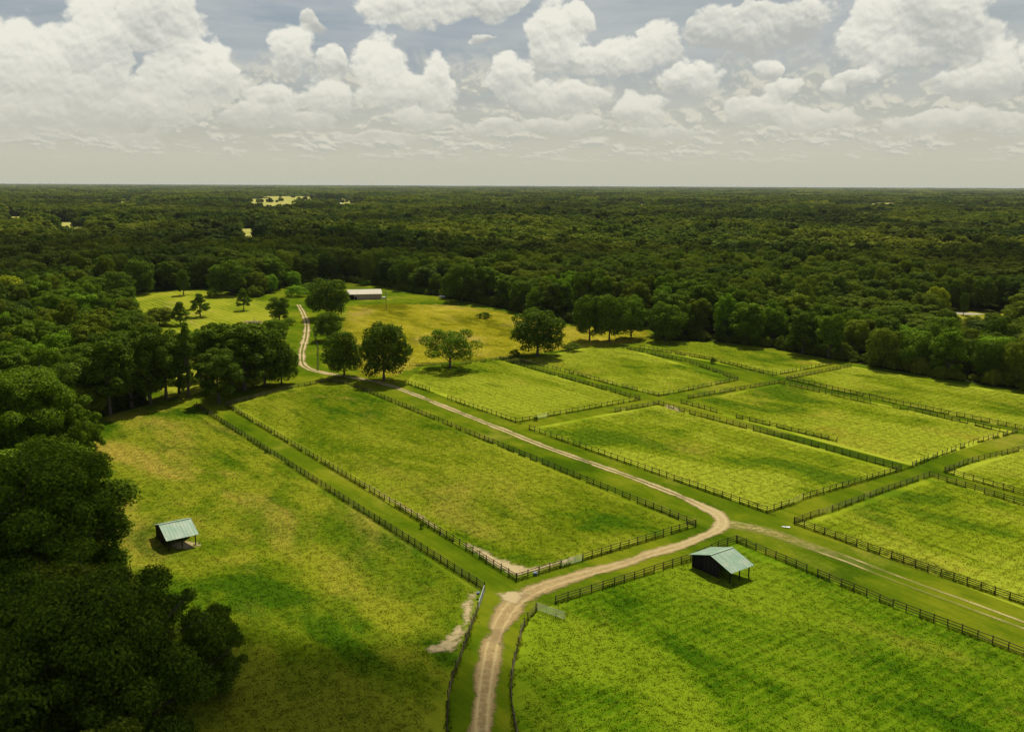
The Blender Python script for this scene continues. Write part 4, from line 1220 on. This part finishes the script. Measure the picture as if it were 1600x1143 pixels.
# gates -----------------------------------------------------------------
def gate(px0, px1, label, mat='galv', bars=5, hgt=1.25, sag=0.0):
    a = W([px0])[0]; b = W([px1])[0]; L = math.hypot(b[0] - a[0], b[1] - a[1])
    e = empty('metal_gate', (*a, .05), math.atan2(b[1] - a[1], b[0] - a[0])); tag(e, label, 'gate', 'metal paddock gates')
    mb = MB(); r_ = .045
    mb.tube([(.1, 0, .15), (.1, 0, hgt)], [r_, r_], 6); mb.tube([(L - .1, 0, .15 - sag), (L - .1, 0, hgt - sag)], [r_, r_], 6)
    mb.tube([(.1, 0, hgt), (L - .1, 0, hgt - sag)], [r_, r_], 6); mb.tube([(.1, 0, .15), (L - .1, 0, .15 - sag)], [r_, r_], 6)
    mb.build('gate_frame', M[mat], e)
    for k in range(bars - 2):
        z = .15 + (hgt - .15) * (k + 1) / (bars - 1); m2 = MB(); m2.tube([(.1, 0, z), (L - .1, 0, z - sag)], [.032, .032], 6); m2.build('bar', M[mat], e)
    for t in (.33, .66):
        m2 = MB(); m2.beam((L * t, .05, .15 - sag * t), (L * t, .05, hgt - sag * t), .06, .03); m2.build('upright', M[mat], e)
    return e
gate((877, 886), (910, 875.8), 'pale galvanised gate in the brown fence of the long middle paddock')
gate((757, 924), (748, 951), 'grey metal gate beside the bare sandy patch on the left')
gate((839, 953), (883, 968), 'shiny metal gate standing open into the lower right pasture')
gate((1232, 790), (1255, 780), 'thin gate in the right end of the paddock above the bend', 'fence_grey')
gate((838, 655), (856, 651), 'small pale gate in the paddock below the meadow', 'galv')
gate((1279, 805), (1300, 799), 'rusty gate left end of the lower right paddock', 'fence_grey')

# sheds -----------------------------------------------------------------
def slab_roof(mb, a, b, c, d, th=.06, ribs=10):
    """ribbed sheet a-b along the ridge, d-c along the eave"""
    a, b, c, d = map(Vector, (a, b, c, d)); n = (b - a).cross(d - a).normalized()
    if n.z < 0: n = -n
    vs = [a, b, c, d, a - n * th, b - n * th, c - n * th, d - n * th]
    mb.add(vs, [(0, 1, 2, 3), (7, 6, 5, 4), (0, 4, 5, 1), (1, 5, 6, 2), (2, 6, 7, 3), (3, 7, 4, 0)])
    for k in range(ribs + 1):
        t = (k + .02) / (ribs + .04); p = a.lerp(b, t) + n * .018; q = d.lerp(c, t) + n * .018
        mb.beam(p, q, .06, .034)

def shed(x, y, label, open_side=True):
    """gable shelter; local x = along the ridge (axis B), local y = away from the open front"""
    rz = math.atan2(BX[1], BX[0]); e = empty('run_in_shed', (x, y, .05), rz)
    tag(e, label, 'shed', 'green-roofed field shelters')
    L, run, he, hr = 6.2, 5.15, 2.35, 4.05
    # roof: origin = ground point below the near front eave corner
    rf_ = MB(); slab_roof(rf_, (0, run, hr), (L, run, hr), (L, 0, he), (0, 0, he))
    rfo = rf_.build('roof', M['roof_green'], e); rfo['label'] = 'sunlit front slope of faded green metal'
    rb = MB(); slab_roof(rb, (0, run + .004, hr), (L, run + .004, hr), (L, 2 * run, he), (0, 2 * run, he))
    rb.build('roof', M['roof_green'], e)
    cp = MB(); cp.beam((-.02, run, hr + .05), (L + .02, run, hr + .05), .36, .03); cp.build('ridge_cap', M['roof_green'], e)
    for (px_, py_) in ((.55, .7), (L - .55, .7), (L / 2, .7), (.55, run), (L - .55, run), (.55, 2 * run - .6), (L - .55, 2 * run - .6)):
        zt = he + (hr - he) * (1 - abs(py_ - run) / run) - .12
        pm = MB(); pm.box((px_, py_, zt / 2), (.17, .17, zt)); pm.build('post', M['board'], e)
    # boarded back wall and side walls
    def wall(p, q, top0, top1, gap=.05):
        mb = MB(); p = Vector(p); q = Vector(q); Lw = (q - p).length; n = max(1, int(Lw / .24)); d = (q - p) / Lw
        for k in range(n):
            t0 = (k + .06) / n; t1 = (k + .94) / n; tt_ = top0 + (top1 - top0) * (t0 + t1) / 2
            c = p + (q - p) * ((t0 + t1) / 2); mb.box((c.x, c.y, tt_ / 2 + gap), ((t1 - t0) * Lw + .02, .04, tt_ - gap * 2), math.atan2(d.y, d.x))
        return mb
    wall((.5, 2 * run - .5, 0), (L - .5, 2 * run - .5, 0), he + .02, he + .02).build('back_wall', M['board'], e)
    wall((.45, run * .62, 0), (.45, run, 0), hr - .75, hr - .2).build('side_wall', M['board'], e)
    wall((.45, run, 0), (.45, 2 * run - .5, 0), hr - .2, he - .02).build('side_wall', M['board'], e)
    wall((L - .45, run, 0), (L - .45, 2 * run - .5, 0), hr - .2, he - .02).build('side_wall', M['board'], e)
    for y_ in (.7, run, 2 * run - .6):
        zt = he + (hr - he) * (1 - abs(y_ - run) / run) - .22
        bm_ = MB(); bm_.beam((.4, y_, zt), (L - .4, y_, zt), .08, .22); bm_.build('roof_beam', M['board'], e)
    return e
sx, sy = G(1050 + 990 / 10.67, 830 + 705 / 10.67, 2.35)
shed(sx, sy, 'open timber shelter with a faded green metal roof inside the lower right pasture')
sx, sy = G(260, 845.5, 2.35)
shed(sx, sy, 'smaller-looking open shelter with pale green roof in the patchy left pasture')
sheet('bare_soil', [(sx + 2 + math.cos(t) * 3.4, sy + 3.6 + math.sin(t) * 2.6) for t in [k * .5 for k in range(12)]], .12, M['soil'], cell=1.2, uvedge=True)

# barn --------------------------------------------------------------------
a = G(544, 460.2, 3.3); b = G(596.8, 459, 3.3)
L = math.hypot(b[0] - a[0], b[1] - a[1]); rz = math.atan2(b[1] - a[1], b[0] - a[0])
e = empty('barn', (*a, .05), rz); tag(e, 'long low cream-roofed barn at the edge of the meadow', 'barn')
D = 13.0
r1 = MB(); slab_roof(r1, (-.4, D / 2, 5.6), (L + .0, D / 2, 5.6), (L + .3, -.2, 3.3), (0, -.2, 3.3), .1, 24); r1.build('roof', M['roof_cream'], e)
r2 = MB(); slab_roof(r2, (-.4, D / 2 + .004, 5.6), (L, D / 2 + .004, 5.6), (L + .3, D + .2, 3.3), (0, D + .2, 3.3), .1, 24); r2.build('roof', M['roof_cream'], e)
m_ = MB(); m_.box((L / 2 + 1.6, .35, 1.62), (L - 3.9, .12, 3.2)); fw = m_.build('front_wall', M['wall_tan'], e)
m_ = MB(); m_.box((L * .22, .275, .9), (1.3, .03, 1.8)); m_.build('door', M['black'], e)
m_ = MB(); m_.box((L / 2, D - .35, 1.62), (L - .8, .12, 3.2)); m_.build('back_wall', M['wall_tan'], e)
for x_ in (.5, L - .42):
    m_ = MB(); vs = [(x_ - .05, .42, 0), (x_ - .05, D - .42, 0), (x_ - .05, D - .42, 3.25), (x_ - .05, D / 2, 5.35), (x_ - .05, .42, 3.25)]
    vs += [(q[0] + .1, q[1], q[2]) for q in vs]
    m_.add(vs, [(0, 1, 2, 3, 4), (9, 8, 7, 6, 5)] + [(i, (i + 1) % 5 + 0, (i + 1) % 5 + 5, i + 5) for i in range(5)]); m_.build('gable_wall', M['wall_tan'], e)
for k in range(2):
    m_ = MB(); m_.box((.6 + k * 1.9, .1, 1.6), (.2, .2, 3.2)); m_.build('post', M['board'], e)

# utility pole ---------------------------------------------------------------
x, y = G(603.5, 484); e = empty('utility_pole', (x, y, .05)); tag(e, 'wooden utility pole standing right of the cream barn', 'pole')
m_ = MB(); m_.tube([(0, 0, -.3), (0, 0, 10.5)], [.19, .13], 8); m_.build('pole', M['bark'], e)
m_ = MB(); m_.beam((-1.1, 0, 9.7), (1.1, 0, 9.7), .1, .12); m_.build('crossarm', M['bark'], e)
for k in (-1, 0, 1):
    m_ = MB(); m_.tube([(k * .95, 0, 9.75), (k * .95, 0, 9.98)], [.05, .035], 6); m_.build('insulator', M['white'], e)
m_ = MB(); m_.tube([(.3, 0, 8.3), (.3, 0, 9.1)], [.2, .2], 8); m_.build('transformer', M['galv'], e)

# small things ---------------------------------------------------------------
def trailer(px, label, s=1.0, rz=.2):
    x, y = G(*px); e = empty('trailer', (x, y, .05), rz); tag(e, label, 'trailer')
    m_ = MB(); m_.box((0, 0, 1.05 * s), (3.2 * s, 1.7 * s, .9 * s)); m_.box((0, 0, 1.56 * s), (3.0 * s, 1.5 * s, .12)); m_.build('body', M['white'], e)
    for sy_ in (-1, 1):
        w_ = MB(); w_.tube([(0, sy_ * .92 * s - .1, .34), (0, sy_ * .92 * s + .1, .34)], [.34, .34], 14); w_.build('wheel', M['black'], e)
    m_ = MB(); m_.beam((1.6 * s, 0, .55), (2.6 * s, 0, .5), .09, .09); m_.build('drawbar', M['galv'], e)
trailer((691, 466), 'small white trailer in the shade at the far side of the meadow', 1.0, .3)
trailer((600, 467), 'low white trailer parked at the right end of the barn', .8, 1.2)
x, y = G(1228, 824); e = empty('board', (x, y, .1), -.35); tag(e, 'white board lying on the grass beside the paddock corner', 'board')
m_ = MB(); m_.box((0, 0, .08), (1.7, .4, .05)); m_.box((.4, .3, .07), (.8, .3, .04), .3); m_.build('plank', M['white'], e)
x, y = G(836.5, 898); e = empty('water_trough', (x, y, .05), R(35.7)); tag(e, 'blue-grey tub on the ground at the brown fence near the pale gate', 'trough')
m_ = MB()
for z0, z1, r0, r1_ in ((0, .5, .36, .45), (.5, .46, .45, .38), (.46, .12, .38, .32)): m_.tube([(0, 0, z0), (0, 0, z1)], [r0, r1_], 14, cap=(r0 == .36))
m_.build('tub', M['bluegrey'], e)
x, y = G(749.5, 934); e = empty('feed_bucket', (x - .25, y, .05), .4); tag(e, 'blue feed bucket hanging on the grey metal gate', 'bucket')
m_ = MB(); m_.tube([(0, 0, .62), (0, 0, 1.05)], [.2, .27], 12); m_.build('bucket_body', M['blue'], e)
m_ = MB(); m_.tube([(-.25, 0, 1.05), (-.1, 0, 1.25), (.1, 0, 1.25), (.25, 0, 1.05)], [.015] * 4, 5); m_.build('handle', M['galv'], e)
# brush pile by the lawn
rr = np.random.RandomState(4); m_ = MB()
x, y = G(394, 505)
for k in range(70):
    p = Vector((rr.normal(0, 3.2), rr.normal(0, 1.6), rr.uniform(.1, .9))); d = Vector(rr.normal(0, 1, 3)); d.z *= .25; d = d.normalized() * rr.uniform(.7, 2.0)
    m_.tube([p - d, p + Vector((0, 0, .1)), p + d], [.10, .08, .04], 5)
o = m_.build('brush_pile', M['wall_tan'], None); o.location = (x, y, .05); tag(o, 'pile of cut pale branches on the lawn beside the road', 'brush pile')
# far houses
def house(px, label, Lh=16, D=9, rz=.2, mat='white'):
    x, y = G(*px); e = empty('farm_house', (x, y, 0), rz); tag(e, label, 'house', 'far houses among the trees')
    m_ = MB(); m_.box((0, 0, 2.6), (Lh, D, 5.2)); m_.build('wall', M[mat], e)
    r_ = MB(); slab_roof(r_, (-Lh / 2 - .5, 0, 9.5), (Lh / 2 + .5, 0, 9.5), (Lh / 2 + .5, -D / 2 - .6, 5.1), (-Lh / 2 - .5, -D / 2 - .6, 5.1), .1, 4)
    slab_roof(r_, (-Lh / 2 - .5, .01, 9.5), (Lh / 2 + .5, .01, 9.5), (Lh / 2 + .5, D / 2 + .6, 5.1), (-Lh / 2 - .5, D / 2 + .6, 5.1), .1, 4); r_.build('roof', M['white'], e)
    for k in (-1, 1):
        m_ = MB(); m_.box((k * Lh * .3, -D / 2 - .02, 2.2), (1.6, .06, 1.4)); m_.build('window', M['black'], e)
    m_ = MB(); m_.box((0, -D / 2 - .03, 1.2), (1.2, .06, 2.3)); m_.build('door', M['board'], e)
print('DBG posts', NP)

house((527, 321), 'white-roofed house at the right end of the far pale field', 26, 14, .1)
house((116, 330), 'white house roof among distant trees on the far left', 26, 12, .3)
# ------------------------------------------------------------------ air
mb = MB(); mb.box((0, 15500, 36.0), (50000, 39000, 76.0))
m_ = bpy.data.materials.new('haze'); m_.use_nodes = True; g = NT(m_.node_tree)
pv = g.n('ShaderNodeVolumePrincipled'); pv.inputs['Color'].default_value = (.90, .95, .97, 1); pv.inputs['Density'].default_value = 1.6e-05
g.nt.links.new(pv.outputs[0], g.n('ShaderNodeOutputMaterial').inputs['Volume'])
o = mb.build('haze', m_); tag(o, kind='stuff')
m_.cycles.homogeneous_volume = True

# cumulus overhead (outside the view): their shade lies on the near left corner and on the wood behind the farm
def cloud(cx, cy, h, rx, ry, rz, dens, seed, label):
    import bmesh
    off = h / math.tan(R(SUN_EL)); ox, oy = off * math.sin(R(SUN_BEAR)), off * math.cos(R(SUN_BEAR))
    bm = bmesh.new(); bmesh.ops.create_icosphere(bm, subdivisions=5, radius=1.0)
    from mathutils import noise
    for v in bm.verts:
        n1 = noise.fractal(v.co * 1.6 + Vector((seed, 0, 0)), .6, 2.1, 5)
        q = 1 + .38 * n1
        v.co = Vector((v.co.x * rx * q, v.co.y * ry * q, v.co.z * rz * (q if v.co.z > 0 else .45)))
    me = bpy.data.meshes.new('cloud'); bm.to_mesh(me); bm.free()
    m_ = bpy.data.materials.new('cloud_vapour'); m_.use_nodes = True; g = NT(m_.node_tree)
    pv = g.n('ShaderNodeVolumePrincipled'); pv.inputs['Color'].default_value = (1, 1, 1, 1); pv.inputs['Density'].default_value = dens; pv.inputs['Anisotropy'].default_value = .5
    g.nt.links.new(pv.outputs[0], g.n('ShaderNodeOutputMaterial').inputs['Volume']); me.materials.append(m_)
    o = ob('cloud', me, None, (cx + ox, cy + oy, h)); tag(o, label, 'cloud', 'clouds overhead', kind='stuff'); return o
cloud(-84, 80, 520, 86, 60, 44, .085, 1.0, 'small cloud high above the bottom left trees')
cloud(-150, 780, 1000, 430, 120, 90, .010, 4.0, 'long cloud high above the wood behind the meadow')
cloud(480, 720, 950, 300, 110, 80, .010, 9.0, 'cloud high above the wood on the right')
